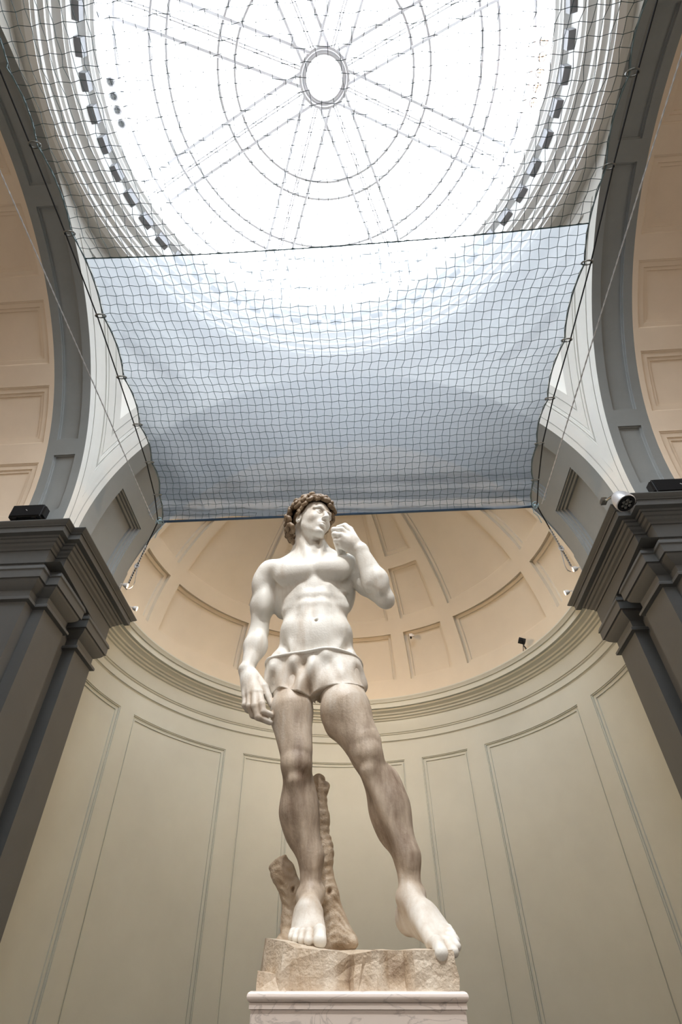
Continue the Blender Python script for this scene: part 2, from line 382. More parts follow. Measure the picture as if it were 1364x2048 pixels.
# drum under the skylight
drum = struct(revolve([(.863, 2.0893), (.842, 2.0893), (.842, 2.095), (.832, 2.097), (.828, 2.103), (.828, 2.108), (.812, 2.112), (.812, 2.125), (.803, 2.128), (.800, 2.134), (.800, 2.140), (.776, 2.145), (.776, 2.152), (.766, 2.156), (.760, 2.165),
    (.757, 2.170), (.757, 2.225), (.734, 2.226), (.734, 2.232), (.730, 2.235), (.726, 2.238), (.726, 2.246), (.716, 2.250), (.716, 2.262), (.742, 2.266)], YD, 0, 2*PI, 128, 'ceiling_drum', M_drum))
base = None
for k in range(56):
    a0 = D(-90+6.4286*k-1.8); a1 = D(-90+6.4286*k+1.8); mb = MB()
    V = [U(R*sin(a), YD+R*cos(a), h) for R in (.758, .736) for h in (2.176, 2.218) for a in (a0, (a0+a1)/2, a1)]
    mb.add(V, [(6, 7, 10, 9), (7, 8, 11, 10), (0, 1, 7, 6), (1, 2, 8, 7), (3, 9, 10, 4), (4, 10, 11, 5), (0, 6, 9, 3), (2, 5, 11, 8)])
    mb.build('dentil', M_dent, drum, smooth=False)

# skylight: glazing between ribs and rings
def hg(R):
    xs = [0, .068, .31, .366, .53, .581, .68, .735, .745]; ys = [2.513, 2.508, 2.452, 2.438, 2.398, 2.383, 2.335, 2.285, 2.262]
    return float(np.interp(R, xs, ys))
win = empty('window_1', U(0, YD, 2.3)); struct(win)
def dp(R, a, dz=0): return U(R*sin(a), YD+R*cos(a), hg(R)+dz)
bands = [.085, .31, .366, .53, .581, .68, .742]
for b in range(8):
    for i, (ra, rb) in enumerate(zip(bands, bands[1:])):
        mb = MB(); n = 8; V = []
        for k in range(n+1):
            a = D(22.5+45*b+45*k/n); V += [dp(ra, a, .003), dp(rb, a, .003)]
        mb.add(V, [(2*k, 2*k+1, 2*k+3, 2*k+2) for k in range(n)]); mb.build('pane', M_glass, win, smooth=False)
mb = MB(); mb.add([dp(.084, 2*PI*k/32, .004) for k in range(32)], [tuple(range(32))]); mb.build('lantern_pane', M_glass, win, smooth=False)
def ringbar(R, r, name):
    mb = MB(); mb.tube([dp(R, 2*PI*k/96) for k in range(96)], r, 6, True); return mb.build(name, M_bar, win)
for R in (.31, .366, .53, .581, .68): ringbar(R, .042, 'ring_bar')
ringbar(.735, .05, 'kerb')
for R, r in ((.067, .03), (.074, .03), (.085, .05)): ringbar(R, r, 'lantern_ring')
for b in range(8):
    a = D(22.5+45*b); d = np.array([sin(a), cos(a)]); q = np.array([cos(a), -sin(a)])
    for off, r, st in ((-.050, .046, 0), (.050, .046, 0), (-.0045, .018, 1), (.0045, .018, 1)):
        mb = MB(); pts = []
        for t in np.linspace(.07 if not st else .088, .735, 24):
            xy = d*t+q*off; R = float(np.hypot(*xy)); pts.append(U(xy[0], YD+xy[1], hg(R)-.001))
        mb.tube(pts, r, 5); mb.build('rib', M_bar, win)
for b in range(8):
    for o in (-5, 5):
        a = D(45*b+o); mb = MB(); mb.tube([dp(.581, a), dp(.68, a)], .014, 5); mb.build('short_bar', M_bar, win)

# lamps in the skylight rim
for k in range(9):
    left = k < 4; az = (-95.3+3.1*k) if left else (-1)*(-96+3.2*(k-4))
    c = Vector(dp(.701, D(az), -.012)); o = empty('ceiling_lamp', c)
    mb = MB(); mb.lathe([(.075, .01), (.09, 0), (.09, -.02), (.075, -.025), (.062, -.012)], c); mb.build('rim', M_bar, o)
    mb = MB(); mb.lathe([(.062, -.012), (.04, -.004), (.0, -.002)], c); mb.build('lens', M_dent if left else M_lamp, o)
    mb = MB(); mb.box(c+Vector((0, 0, -.015)), (.1, .012, .012)); mb.box(c+Vector((0, 0, -.015)), (.012, .1, .012)); mb.build('guard', M_steel, o)
    tag(o, ('small round unlit lamp at the skylight\'s left rim, %s in its row' % ('topmost', 'second from the top', 'third from the top', 'lowest')[k] if left else 'small round warm lamp at the skylight\'s right rim, %s in its row' % ('topmost', 'second from the top', 'middle', 'second lowest', 'lowest')[k-4]), 'lamp',
        'unlit lamps on the left rim of the skylight' if left else 'warm lamps on the right rim of the skylight')
# ------------------------------------------------------------------ pedestal
def marble(name, base, vein, sc=2.2, amount=.5):
    m = bpy.data.materials.new(name); m.use_nodes = True; nt = m.node_tree; b = nt.nodes['Principled BSDF']; b.inputs['Roughness'].default_value = .35
    tc = nt.nodes.new('ShaderNodeTexCoord'); mp = nt.nodes.new('ShaderNodeMapping'); mp.inputs['Rotation'].default_value = (.3, .6, .9); mp.inputs['Scale'].default_value = (1, 1, 2.2)
    n = nt.nodes.new('ShaderNodeTexNoise'); n.inputs['Scale'].default_value = sc; n.inputs['Detail'].default_value = 9; n.inputs['Distortion'].default_value = 1.2
    nt.links.new(tc.outputs['Object'], mp.inputs[0]); nt.links.new(mp.outputs[0], n.inputs['Vector'])
    r = nt.nodes.new('ShaderNodeValToRGB'); e = r.color_ramp.elements
    e[0].position = .40; e[0].color = base; e[1].position = .62; e[1].color = base
    x = e.new(.495); x.color = tuple(base[i]*(1-amount)+vein[i]*amount for i in range(3))+(1,); x = e.new(.47); x.color = base; x = e.new(.52); x.color = base
    nt.links.new(n.outputs['Fac'], r.inputs[0]); nt.links.new(r.outputs[0], b.inputs['Base Color']); return m
M_ped = marble('veined_white_marble', srgb(236, 224, 216), srgb(120, 108, 106), 3.6, .38)
ped = empty('pedestal', (.093, 5.25, 0))
def slab(x0, x1, y0, y1, z0, z1, rb, name):
    mb = MB(); n = 5; prof = [(rb*(1-cos(PI*k/(2*n))), z0+rb*(1-sin(PI*k/(2*n)))) for k in range(n, -1, -1)]
    prof = [(rb-rb*sin(t), z0+rb-rb*cos(t)) for t in np.linspace(0, PI/2, 5)]+[(rb-rb*cos(t), z1-rb+rb*sin(t)) for t in np.linspace(0, PI/2, 5)]
    V = []
    for ins, z in prof: V += [(x0+ins, y0+ins, z), (x1-ins, y0+ins, z), (x1-ins, y1-ins, z), (x0+ins, y1-ins, z)]
    k = len(prof); Fs = [(i*4+j, i*4+(j+1) % 4, (i+1)*4+(j+1) % 4, (i+1)*4+j) for i in range(k-1) for j in range(4)]+[(3, 2, 1, 0), tuple((k-1)*4+j for j in range(4))]
    mb.add(V, Fs); return mb.build(name, M_ped, ped, ang=40)
slab(-.578, .763, 4.40, 6.05, 1.822, 1.879, .028, 'top_slab')
mb = MB(); mb.box((.093, 5.225, .911), (1.29, 1.60, 1.822)); mb.build('dado', M_ped, ped, smooth=False)
mb = MB(); mb.box((.093, 5.225, 1.808), (1.31, 1.62, .028)); mb.build('fillet', M_ped, ped, smooth=False)
tag(ped, 'white marble pedestal with grey veins under the statue', 'pedestal')

# ------------------------------------------------------------------ statue: one carved surface grown from a distance field
class Field:
    def __init__(s, lo, hi, h):
        s.lo = np.array(lo, float); s.h = h; s.n = np.ceil((np.array(hi)-s.lo)/h).astype(int)+1
        s.g = np.full(s.n, .5, np.float32); s.ax = [s.lo[i]+h*np.arange(s.n[i]) for i in range(3)]
    def region(s, lo, hi):
        i0 = np.clip(np.floor((np.array(lo)-s.lo)/s.h).astype(int), 0, s.n-1); i1 = np.clip(np.ceil((np.array(hi)-s.lo)/s.h).astype(int)+1, 1, s.n)
        sl = tuple(slice(a, b) for a, b in zip(i0, i1))
        X = s.ax[0][sl[0]][:, None, None].astype(np.float32); Y = s.ax[1][sl[1]][None, :, None].astype(np.float32); Z = s.ax[2][sl[2]][None, None, :].astype(np.float32)
        return sl, X, Y, Z
    def mix(s, sl, d, k, sub=False):
        g = s.g[sl]
        if sub: h = np.maximum(k-np.abs(g+d), 0)/k; s.g[sl] = np.maximum(g, -d)+h*h*k*.25
        else: h = np.maximum(k-np.abs(g-d), 0)/k; s.g[sl] = np.minimum(g, d)-h*h*k*.25
    def rc(s, a, b, ra, rb, k=.05, sub=False):
        a = np.array(a, float); b = np.array(b, float); m = max(ra, rb)+k+.03
        sl, X, Y, Z = s.region(np.minimum(a, b)-m, np.maximum(a, b)+m)
        ab = b-a; L2 = float(ab@ab)+1e-12; t = np.clip(((X-a[0])*ab[0]+(Y-a[1])*ab[1]+(Z-a[2])*ab[2])/L2, 0, 1)
        d = np.sqrt((X-a[0]-ab[0]*t)**2+(Y-a[1]-ab[1]*t)**2+(Z-a[2]-ab[2]*t)**2)-(ra+(rb-ra)*t)
        s.mix(sl, d, k, sub)
    def chain(s, pts, rs, k=.05):
        for i in range(len(pts)-1): s.rc(pts[i], pts[i+1], rs[i], rs[i+1], k)
    def el(s, c, r, k=.05, ax=None, sub=False):
        c = np.array(c, float); r = np.array(r, float); m = max(r)+k+.03; sl, X, Y, Z = s.region(c-m, c+m)
        A = np.eye(3) if ax is None else np.array(ax, float)
        q = [((X-c[0])*A[i][0]+(Y-c[1])*A[i][1]+(Z-c[2])*A[i][2])/r[i] for i in range(3)]
        k0 = np.sqrt(q[0]**2+q[1]**2+q[2]**2); k1 = np.sqrt((q[0]/r[0])**2+(q[1]/r[1])**2+(q[2]/r[2])**2)
        s.mix(sl, (k0*(k0-1)/np.maximum(k1, 1e-6)).astype(np.float32), k, sub)
    def mesh(s, name, m, parent=None, iters=1):
        g = s.g; n = s.n; sg = g < 0
        cells = np.zeros(n-1, np.int8)
        for dx in (0, 1):
            for dy in (0, 1):
                for dz in (0, 1): cells += sg[dx:n[0]-1+dx, dy:n[1]-1+dy, dz:n[2]-1+dz]
        act = (cells > 0) & (cells < 8); ci = np.argwhere(act); idx = np.full(n-1, -1, np.int32); idx[act] = np.arange(len(ci))
        acc = np.zeros((len(ci), 3)); cnt = np.zeros(len(ci)); cor = [(a, b, c) for a in (0, 1) for b in (0, 1) for c in (0, 1)]
        for a in cor:
            for ax_ in range(3):
                if a[ax_] == 0:
                    b = list(a); b[ax_] = 1
                    ga = g[ci[:, 0]+a[0], ci[:, 1]+a[1], ci[:, 2]+a[2]]; gb = g[ci[:, 0]+b[0], ci[:, 1]+b[1], ci[:, 2]+b[2]]
                    x = (ga < 0) != (gb < 0); t = np.where(x, ga/np.where(x, ga-gb, 1), 0)
                    p = np.array(a, float)[None]+t[:, None]*(np.array(b)-np.array(a))[None]
                    acc += p*x[:, None]; cnt += x
        V = s.lo+(ci+acc/cnt[:, None])*s.h; Q = []
        for ax_ in range(3):
            o = [i for i in range(3) if i != ax_]; sl = [slice(1, -1)]*3; sl[ax_] = slice(0, -1); sl2 = list(sl); sl2[ax_] = slice(1, None)
            A, B = sg[tuple(sl)], sg[tuple(sl2)]
            for flag in (0, 1):
                e = np.argwhere((A & ~B) if flag else (~A & B)); e[:, o[0]] += 1; e[:, o[1]] += 1
                if len(e) == 0: continue
                e = e[(e[:, o[0]] < n[o[0]]-1) & (e[:, o[1]] < n[o[1]]-1)]
                def cell(d0, d1): q = e.copy(); q[:, o[0]] -= d0; q[:, o[1]] -= d1; return idx[q[:, 0], q[:, 1], q[:, 2]]
                q = np.stack([cell(1, 1), cell(0, 1), cell(0, 0), cell(1, 0)], 1)
                if (flag == 0) == (ax_ != 1): q = q[:, ::-1]
                Q.append(q)
        Q = np.concatenate(Q)
        for _ in range(iters):
            sm = np.zeros_like(V); c = np.zeros(len(V))
            for i in range(4):
                np.add.at(sm, Q[:, i], V[Q[:, (i+1) % 4]]); np.add.at(c, Q[:, i], 1)
                np.add.at(sm, Q[:, (i+1) % 4], V[Q[:, i]]); np.add.at(c, Q[:, (i+1) % 4], 1)
            V = V*.5+.5*sm/np.maximum(c, 1)[:, None]
        me = bpy.data.meshes.new(name); me.vertices.add(len(V)); me.vertices.foreach_set('co', V.astype(np.float32).ravel())
        me.loops.add(Q.size); me.loops.foreach_set('vertex_index', Q.astype(np.int32).ravel()); me.polygons.add(len(Q))
        me.polygons.foreach_set('loop_start', np.arange(0, Q.size, 4, dtype=np.int32)); me.update(calc_edges=True); me.validate()
        me.materials.append(m); me.shade_smooth(); o = bpy.data.objects.new(name, me); C.objects.link(o)
        if parent: o.parent = parent; o.matrix_parent_inverse = parent.matrix_world.inverted()
        return o
def patina(name, clean, mid, dirt, lo, hi, bump=.25, leg=True):
    m = bpy.data.materials.new(name); m.use_nodes = True; nt = m.node_tree; L = nt.links.new; b = nt.nodes['Principled BSDF']
    b.inputs['Roughness'].default_value = .48; b.inputs['Specular IOR Level'].default_value = .35
    tc = nt.nodes.new('ShaderNodeTexCoord'); mp = nt.nodes.new('ShaderNodeMapping'); mp.inputs['Scale'].default_value = (5, 5, 1.1)
    n = nt.nodes.new('ShaderNodeTexNoise'); n.inputs['Scale'].default_value = 1.3; n.inputs['Detail'].default_value = 10; n.inputs['Roughness'].default_value = .65
    L(tc.outputs['Object'], mp.inputs[0]); L(mp.outputs[0], n.inputs['Vector'])
    n2 = nt.nodes.new('ShaderNodeTexNoise'); n2.inputs['Scale'].default_value = 2.0; n2.inputs['Detail'].default_value = 5; L(tc.outputs['Object'], n2.inputs['Vector'])
    sx = nt.nodes.new('ShaderNodeSeparateXYZ'); L(tc.outputs['Object'], sx.inputs[0])
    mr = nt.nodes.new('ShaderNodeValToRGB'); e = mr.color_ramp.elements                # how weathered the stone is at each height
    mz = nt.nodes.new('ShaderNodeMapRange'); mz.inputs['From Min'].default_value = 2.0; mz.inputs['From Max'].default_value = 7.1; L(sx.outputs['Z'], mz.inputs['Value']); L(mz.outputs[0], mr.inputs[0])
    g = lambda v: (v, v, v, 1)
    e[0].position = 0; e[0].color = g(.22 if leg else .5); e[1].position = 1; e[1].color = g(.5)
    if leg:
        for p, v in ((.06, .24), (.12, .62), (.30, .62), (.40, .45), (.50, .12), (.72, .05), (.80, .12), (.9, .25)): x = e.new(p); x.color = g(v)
    ad = nt.nodes.new('ShaderNodeMath'); ad.operation = 'ADD'; L(n.outputs['Fac'], ad.inputs[0]); L(mr.outputs[0], ad.inputs[1])
    ad2 = nt.nodes.new('ShaderNodeMath'); ad2.operation = 'MULTIPLY_ADD'; L(n2.outputs['Fac'], ad2.inputs[0]); ad2.inputs[1].default_value = .45; L(ad.outputs[0], ad2.inputs[2])
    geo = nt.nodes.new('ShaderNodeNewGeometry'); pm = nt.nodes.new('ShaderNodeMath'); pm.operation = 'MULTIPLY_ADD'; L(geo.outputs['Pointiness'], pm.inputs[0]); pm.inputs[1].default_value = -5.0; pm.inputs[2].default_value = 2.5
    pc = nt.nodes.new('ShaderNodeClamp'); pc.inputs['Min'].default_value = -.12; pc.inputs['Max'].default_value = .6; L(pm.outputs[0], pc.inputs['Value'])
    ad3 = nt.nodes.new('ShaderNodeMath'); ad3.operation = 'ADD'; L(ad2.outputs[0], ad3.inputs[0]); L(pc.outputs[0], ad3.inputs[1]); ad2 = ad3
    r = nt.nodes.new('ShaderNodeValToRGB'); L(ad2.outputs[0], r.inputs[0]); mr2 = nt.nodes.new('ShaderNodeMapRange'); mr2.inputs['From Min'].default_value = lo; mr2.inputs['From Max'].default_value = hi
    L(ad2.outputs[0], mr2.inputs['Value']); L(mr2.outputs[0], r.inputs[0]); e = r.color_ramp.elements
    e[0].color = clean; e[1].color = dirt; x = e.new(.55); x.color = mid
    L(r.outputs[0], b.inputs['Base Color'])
    n3 = nt.nodes.new('ShaderNodeTexNoise'); n3.inputs['Scale'].default_value = 45; n3.inputs['Detail'].default_value = 6; L(tc.outputs['Object'], n3.inputs['Vector'])
    bp = nt.nodes.new('ShaderNodeBump'); bp.inputs['Strength'].default_value = bump; bp.inputs['Distance'].default_value = .01; L(n3.outputs['Fac'], bp.inputs['Height']); L(bp.outputs[0], b.inputs['Normal'])
    return m
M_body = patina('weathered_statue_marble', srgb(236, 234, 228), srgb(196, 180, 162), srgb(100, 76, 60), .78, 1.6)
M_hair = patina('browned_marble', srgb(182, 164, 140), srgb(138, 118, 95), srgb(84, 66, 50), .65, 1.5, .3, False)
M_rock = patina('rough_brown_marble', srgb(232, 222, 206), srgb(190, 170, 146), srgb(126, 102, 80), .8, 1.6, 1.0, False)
st = empty('statue', (.05, 5.2, 1.88))
B = Field((-1.22, 4.30, 2.02), (.80, 5.72, 7.06), .009)
a_ = np.array
# --- legs
hipR, knR, anR = P(586, 1330, 5.27), P(593, 1533, 5.07), P(621, 1792, 5.18)
hipL, knL, anL = P(674, 1330, 5.25), P(733, 1512, 4.97), P(822, 1795, 5.0)
thR = P(585, 1425, 5.16); thL = P(692, 1425, 5.08)
B.rc(hipR, thR, .215, .185, .08); B.rc(thR, knR, .185, .120, .08)
B.rc(hipR+a_([-.02, .12, .05]), thR+a_([0, .10, 0]), .20, .15, .08); B.rc(thR+a_([-.02, -.05, 0]), knR+a_([0, -.01, .16]), .16, .09, .08)
B.rc(thR+a_([.07, -.03, -.1]), knR+a_([.05, -.03, .12]), .10, .085, .06); B.rc(thR+a_([-.10, .0, -.1]), knR+a_([-.06, 0, .12]), .09, .07, .06)
B.rc(hipL, thL, .215, .225, .08); B.rc(thL, knL, .225, .135, .08)
B.rc(hipL+a_([.0, .12, .05]), thL+a_([0, .11, 0]), .20, .17, .08); B.rc(thL+a_([.0, -.05, 0]), knL+a_([0, -.01, .16]), .19, .10, .08)
B.rc(thL+a_([-.08, -.03, -.15]), knL+a_([-.05, -.04, .12]), .11, .085, .06); B.rc(thL+a_([.10, .0, -.1]), knL+a_([.06, 0, .12]), .10, .07, .06)
B.el(P(552, 1352, 5.28), (.10, .20, .22), .10); B.el(P(698, 1352, 5.28), (.10, .20, .22), .10)
# knees, shins and calves
for kn, an, cp, rc_, dx in ((knR, anR, P(598, 1622, 5.17), .150, -.0), (knL, anL, P(780, 1618, 5.06), .155, .02)):
    B.el(kn+a_([dx*.5, -.075, .01]), (.085, .07, .10), .04); B.el(kn+a_([-.07, -.03, .02]), (.06, .08, .08), .05); B.el(kn+a_([.07, -.03, .02]), (.06, .08, .08), .05)
    B.el(kn+a_([dx, -.07, -.13]), (.05, .05, .06), .04)
    B.rc(kn, cp, .115, rc_*.86, .06); B.rc(cp, an+a_([0, 0, .28]), rc_*.84, .094, .12); B.rc(an+a_([0, 0, .28]), an, .092, .083, .06)
    B.el(cp+a_([-.040, .06, .06]), (.100, .12, .30), .12); B.rc(cp, an+a_([0, .06, .22]), .10, .05, .10)
    B.el(cp+a_([.035, .06, .04]), (.095, .12, .30), .12)
    B.rc(kn+a_([0, -.06, -.15]), an+a_([0, -.05, .2]), .045, .04, .05)
    B.rc(an+a_([0, .07, .30]), an+a_([0, .11, -.08]), .03, .042, .08)
    B.el(an+a_([-.08, .01, .0]), (.035, .045, .05), .03); B.el(an+a_([.08, .01, .03]), (.035, .045, .05), .03)
# --- feet
def foot(an, heel, ball, tips, big, k=.04):
    B.el(heel, (.085, .10, .085), .06); B.rc(an, heel+a_([0, -.03, .03]), .08, .07, .06)
    B.rc(an+a_([0, -.04, -.02]), (an+ball)/2+a_([0, -.02, .02]), .082, .075, .06); B.rc(heel+a_([0, -.02, -.02]), ball+a_([0, .05, -.01]), .07, .055, .08); B.rc(heel+a_([0, 0, .04]), (an+ball)/2, .07, .07, .08)
    n = len(tips)
    for i, (kn_, tip, r) in enumerate(tips):
        B.rc((an+ball)/2+a_([0, 0, -.01])+(kn_-ball)*.45, kn_, .066, r*1.05, .05)
        mid = kn_*.45+tip*.55+a_([0, 0, r*.55]); B.rc(kn_, mid, r*.9, r*.86, .008); B.rc(mid, tip, r*.86, r*.92, .012)
def tz(px, py, y): return P(px, py, y)
bR = P(612, 1868, 4.86)
foot(anR, P(610, 1851, 5.33)+a_([0, 0, -.02]), bR, [
    (P(638, 1862, 4.86), P(640, 1882, 4.67), .050), (P(619, 1862, 4.86), P(617, 1882, 4.68), .034), (P(607, 1863, 4.88), P(604, 1881, 4.72), .032),
    (P(597, 1864, 4.92), P(592, 1878, 4.77), .031), (P(589, 1865, 4.97), P(583, 1874, 4.83), .030)], 0)
bL = P(868, 1872, 4.74)
foot(anL, P(818, 1840, 5.16), bL, [
    (P(866, 1886, 4.62), P(883, 1907, 4.47), .050), (P(883, 1878, 4.66), P(908, 1904, 4.48), .036), (P(890, 1870, 4.70), P(913, 1893, 4.53), .034),
    (P(892, 1862, 4.76), P(911, 1881, 4.60), .032), (P(889, 1855, 4.83), P(905, 1870, 4.69), .030)], 0)
# --- pelvis and trunk
pel = P(630, 1312, 5.27)
B.el(pel, (.385, .25, .26), .10); B.el(P(600, 1330, 5.22), (.20, .22, .22), .1); B.el(P(660, 1330, 5.22), (.20, .22, .22), .1)
B.el(P(590, 1320, 5.44), (.22, .18, .25), .1); B.el(P(668, 1320, 5.44), (.22, .18, .25), .1)
wst = P(632, 1245, 5.24); B.el(wst, (.345, .240, .32), .14)
B.el(P(632, 1275, 5.15), (.28, .17, .28), .14)
rib = P(627, 1192, 5.27); B.el(rib, (.400, .275, .50), .12)
B.el(P(624, 1150, 5.30), (.44, .26, .33), .12)
B.el(P(565, 1182, 5.36), (.13, .18, .38), .1); B.el(P(690, 1172, 5.36), (.13, .18, .38), .1)
# chest
B.el(P(588, 1146, 5.04), (.235, .13, .17), .05, [[.98, -.17, .08], [.17, .98, 0], [-.08, 0, .99]]); B.el(P(665, 1138, 5.04), (.215, .13, .17), .05, [[.98, .17, .04], [-.17, .98, 0], [-.04, 0, .99]])
B.rc(P(560, 1140, 5.12), P(540, 1140, 5.22), .12, .12, .08); B.rc(P(690, 1130, 5.12), P(702, 1132, 5.2), .12, .12, .08)

B.rc(P(623, 1134, 5.02), P(548, 1129, 5.20), .032, .035, .06); B.rc(P(632, 1132, 5.02), P(690, 1122, 5.18), .032, .035, .06)
# belly: rectus pads, rib arch, flanks, groin lines
for yy, dz, w_ in ((1192, 5.03, .085), (1211, 5.02, .080), (1228, 5.03, .075)):
    B.el(P(613, yy, dz+.012), (w_*.95, .05, .062), .06); B.el(P(643, yy-2, dz+.012), (w_*.95, .05, .062), .06)
B.el(P(616, 1262, 5.03), (.10, .06, .15), .09); B.el(P(646, 1261, 5.03), (.10, .06, .15), .09)
for px_, sg_ in ((586, -1), (678, 1)):
    for j, (yy, dd) in enumerate(((1188, 5.08), (1203, 5.07), (1217, 5.07))): B.el(P(px_-sg_*j*3, yy-(3 if sg_ > 0 else 0), dd+.075), (.09, .06, .035), .05)
B.rc(P(602, 1182, 5.07), P(578, 1222, 5.17), .045, .06, .08); B.rc(P(658, 1177, 5.07), P(687, 1215, 5.17), .045, .06, .08)
B.el(P(582, 1268, 5.22), (.10, .17, .12), .14); B.el(P(684, 1270, 5.22), (.10, .17, .12), .14)
B.rc(P(566, 1288, 5.10), P(608, 1340, 5.03), .03, .03, .07, True); B.rc(P(697, 1290, 5.10), P(655, 1340, 5.03), .03, .03, .07, True)
B.rc(P(628, 1160, 4.92), P(629, 1232, 4.955), .012, .010, .05, True); B.el(P(632, 1240, 4.955), (.018, .05, .016), .02, None, True)
B.rc(P(560, 1178, 4.96), P(612, 1178, 4.93), .012, .012, .05, True); B.rc(P(646, 1172, 4.93), P(692, 1164, 4.96), .012, .012, .05, True)
# back
B.rc(P(590, 1140, 5.42), P(600, 1300, 5.44), .13, .10, .1); B.rc(P(660, 1135, 5.42), P(655, 1300, 5.44), .13, .10, .1)
SNAP = B.g.copy()
# --- neck
nb, nt_ = P(619, 1118, 5.24), P(616, 1066, 5.20)
B.rc(nb, nt_, .165, .150, .09); B.rc(P(590, 1123, 5.30), P(608, 1080, 5.27), .085, .10, .1); B.rc(P(660, 1118, 5.30), P(630, 1080, 5.27), .085, .10, .1)
B.rc(P(586, 1126, 5.28), P(545, 1136, 5.27), .09, .07, .10); B.rc(P(662, 1118, 5.28), P(698, 1126, 5.25), .09, .07, .10)
B.rc(P(600, 1060, 5.16), P(621, 1130, 5.04), .045, .032, .04); B.rc(P(645, 1085, 5.10), P(634, 1130, 5.04), .032, .030, .04); B.el(P(630, 1098, 5.085), (.04, .04, .06), .06)
# --- right arm, hanging
shR, elR, wrR = P(535, 1158, 5.27), P(518, 1264, 5.38), P(495, 1338, 5.24)
B.el(shR, (.145, .16, .17), .08); B.rc(shR, P(524, 1212, 5.33), .135, .125, .07); B.rc(P(524, 1212, 5.33), elR, .125, .098, .07)
B.el(P(528, 1200, 5.25), (.095, .10, .22), .05); B.el(P(519, 1210, 5.42), (.10, .09, .22), .05); B.el(P(521, 1172, 5.28), (.10, .14, .16), .06)
B.rc(elR, P(510, 1293, 5.34), .098, .118, .06); B.rc(P(510, 1293, 5.34), wrR, .118, .068, .07); B.el(P(519, 1288, 5.30), (.085, .09, .16), .05); B.el(P(506, 1285, 5.37), (.07, .08, .17), .05)
B.el(wrR+a_([-.03, 0, 0]), (.065, .06, .06), .04)
def finger(pts, r): B.chain(pts, r, .012)
pk = [P(519, 1386, 5.06), P(510, 1385, 5.05), P(501, 1388, 5.08), P(492, 1393, 5.13)]
for q in pk: B.rc(wrR+(q-pk[1])*.45, q, .050, .042, .03)
B.el((wrR+pk[1])/2, (.085, .05, .11), .04)
finger([pk[0], P(523, 1408, 5.00), P(526, 1424, 5.0), P(544, 1430, 5.04)], [.038, .036, .034, .028])
finger([pk[1], P(510, 1412, 4.99), P(516, 1434, 5.0), P(540, 1445, 5.05)], [.038, .036, .034, .027])
finger([pk[2], P(499, 1412, 5.03), P(506, 1430, 5.06), P(530, 1441, 5.12)], [.038, .035, .033, .027])
finger([pk[3], P(490, 1410, 5.10), P(496, 1420, 5.14), P(518, 1430, 5.2)], [.036, .033, .030, .024])
finger([wrR+a_([.06, -.02, -.05]), P(528, 1374, 5.13), P(536, 1393, 5.12), P(543, 1410, 5.10)], [.050, .044, .038, .028])
# --- left arm, bent up to the shoulder
shL, elL, wrL = P(696, 1134, 5.24), P(770, 1198, 5.12), P(722, 1100, 4.94)
B.el(shL, (.13, .15, .15), .07); B.rc(shL, P(733, 1170, 5.19), .12, .118, .06); B.rc(P(733, 1170, 5.19), elL, .118, .100, .06)
B.el(elL+a_([.025, .0, -.05]), (.06, .07, .055), .04)
B.rc(elL, P(752, 1160, 5.03), .095, .125, .05); B.rc(P(752, 1160, 5.03), wrL, .125, .075, .06); B.el(P(758, 1165, 5.00), (.10, .09, .17), .05); B.rc(P(742, 1168, 5.02), P(722, 1115, 4.97), .085, .06, .05)
B.el(wrL, (.085, .065, .075), .04)
kk = [P(683, 1060, 4.86), P(680, 1071, 4.85), P(681, 1082, 4.88), P(684, 1092, 4.92)]
for q in kk: B.rc(wrL+(q-kk[1])*.5, q, .052, .040, .03)
B.el(P(700, 1080, 4.90), (.10, .055, .10), .05)
for q, r, e in ((kk[0], .038, (668, 1060)), (kk[1], .038, (669, 1069)), (kk[2], .036, (672, 1082)), (kk[3], .033, (676, 1093))):
    a1 = P(e[0], e[1], q[1]+.02); finger([q, a1, a1+a_([.02, .10, -.03]), a1+a_([.10, .13, -.04])], [r, r*.96, r*.9, r*.75])
finger([wrL+a_([-.02, .03, .08]), P(700, 1060, 4.98), P(690, 1052, 5.0), P(676, 1055, 5.0)], [.05, .044, .038, .03])
# --- head, turned towards its left
H = .70
hc = P(624, 1048, 5.10)
yaw = rad(46); fwd = a_([sin(yaw), -cos(yaw), 0.0]); lft = a_([cos(yaw), sin(yaw), 0.0]); upv = a_([0, 0, 1.0])
tilt = rad(4); fwd, upv = fwd*cos(tilt)-upv*sin(tilt), upv*cos(tilt)+fwd*sin(tilt)
roll = rad(-5); lft, upv = lft*cos(roll)+upv*sin(roll), upv*cos(roll)-lft*sin(roll)
AX = [fwd, lft, upv]
def h(f, l, u): return hc+H*(f*fwd+l*lft+u*upv)
def hel(p, r, k=.03, sub=False): B.el(h(*p), a_(r)*H, k*H/.7, AX, sub)
def hrc(p, q, ra, rb, k=.03, sub=False): B.rc(h(*p), h(*q), ra*H, rb*H, k, sub)
hel((-.05, 0, .14), (.37, .285, .33), .05); hel((.10, 0, -.04), (.24, .235, .33), .06); hel((.10, 0, .20), (.23, .235, .20), .05)
hel((.13, 0, -.24), (.18, .150, .17), .06); hrc((.01, .165, -.17), (.24, .045, -.375), .050, .050, .06); hrc((.01, -.165, -.17), (.24, -.045, -.375), .050, .050, .06)
hel((.275, 0, -.375), (.07, .075, .065), .04)
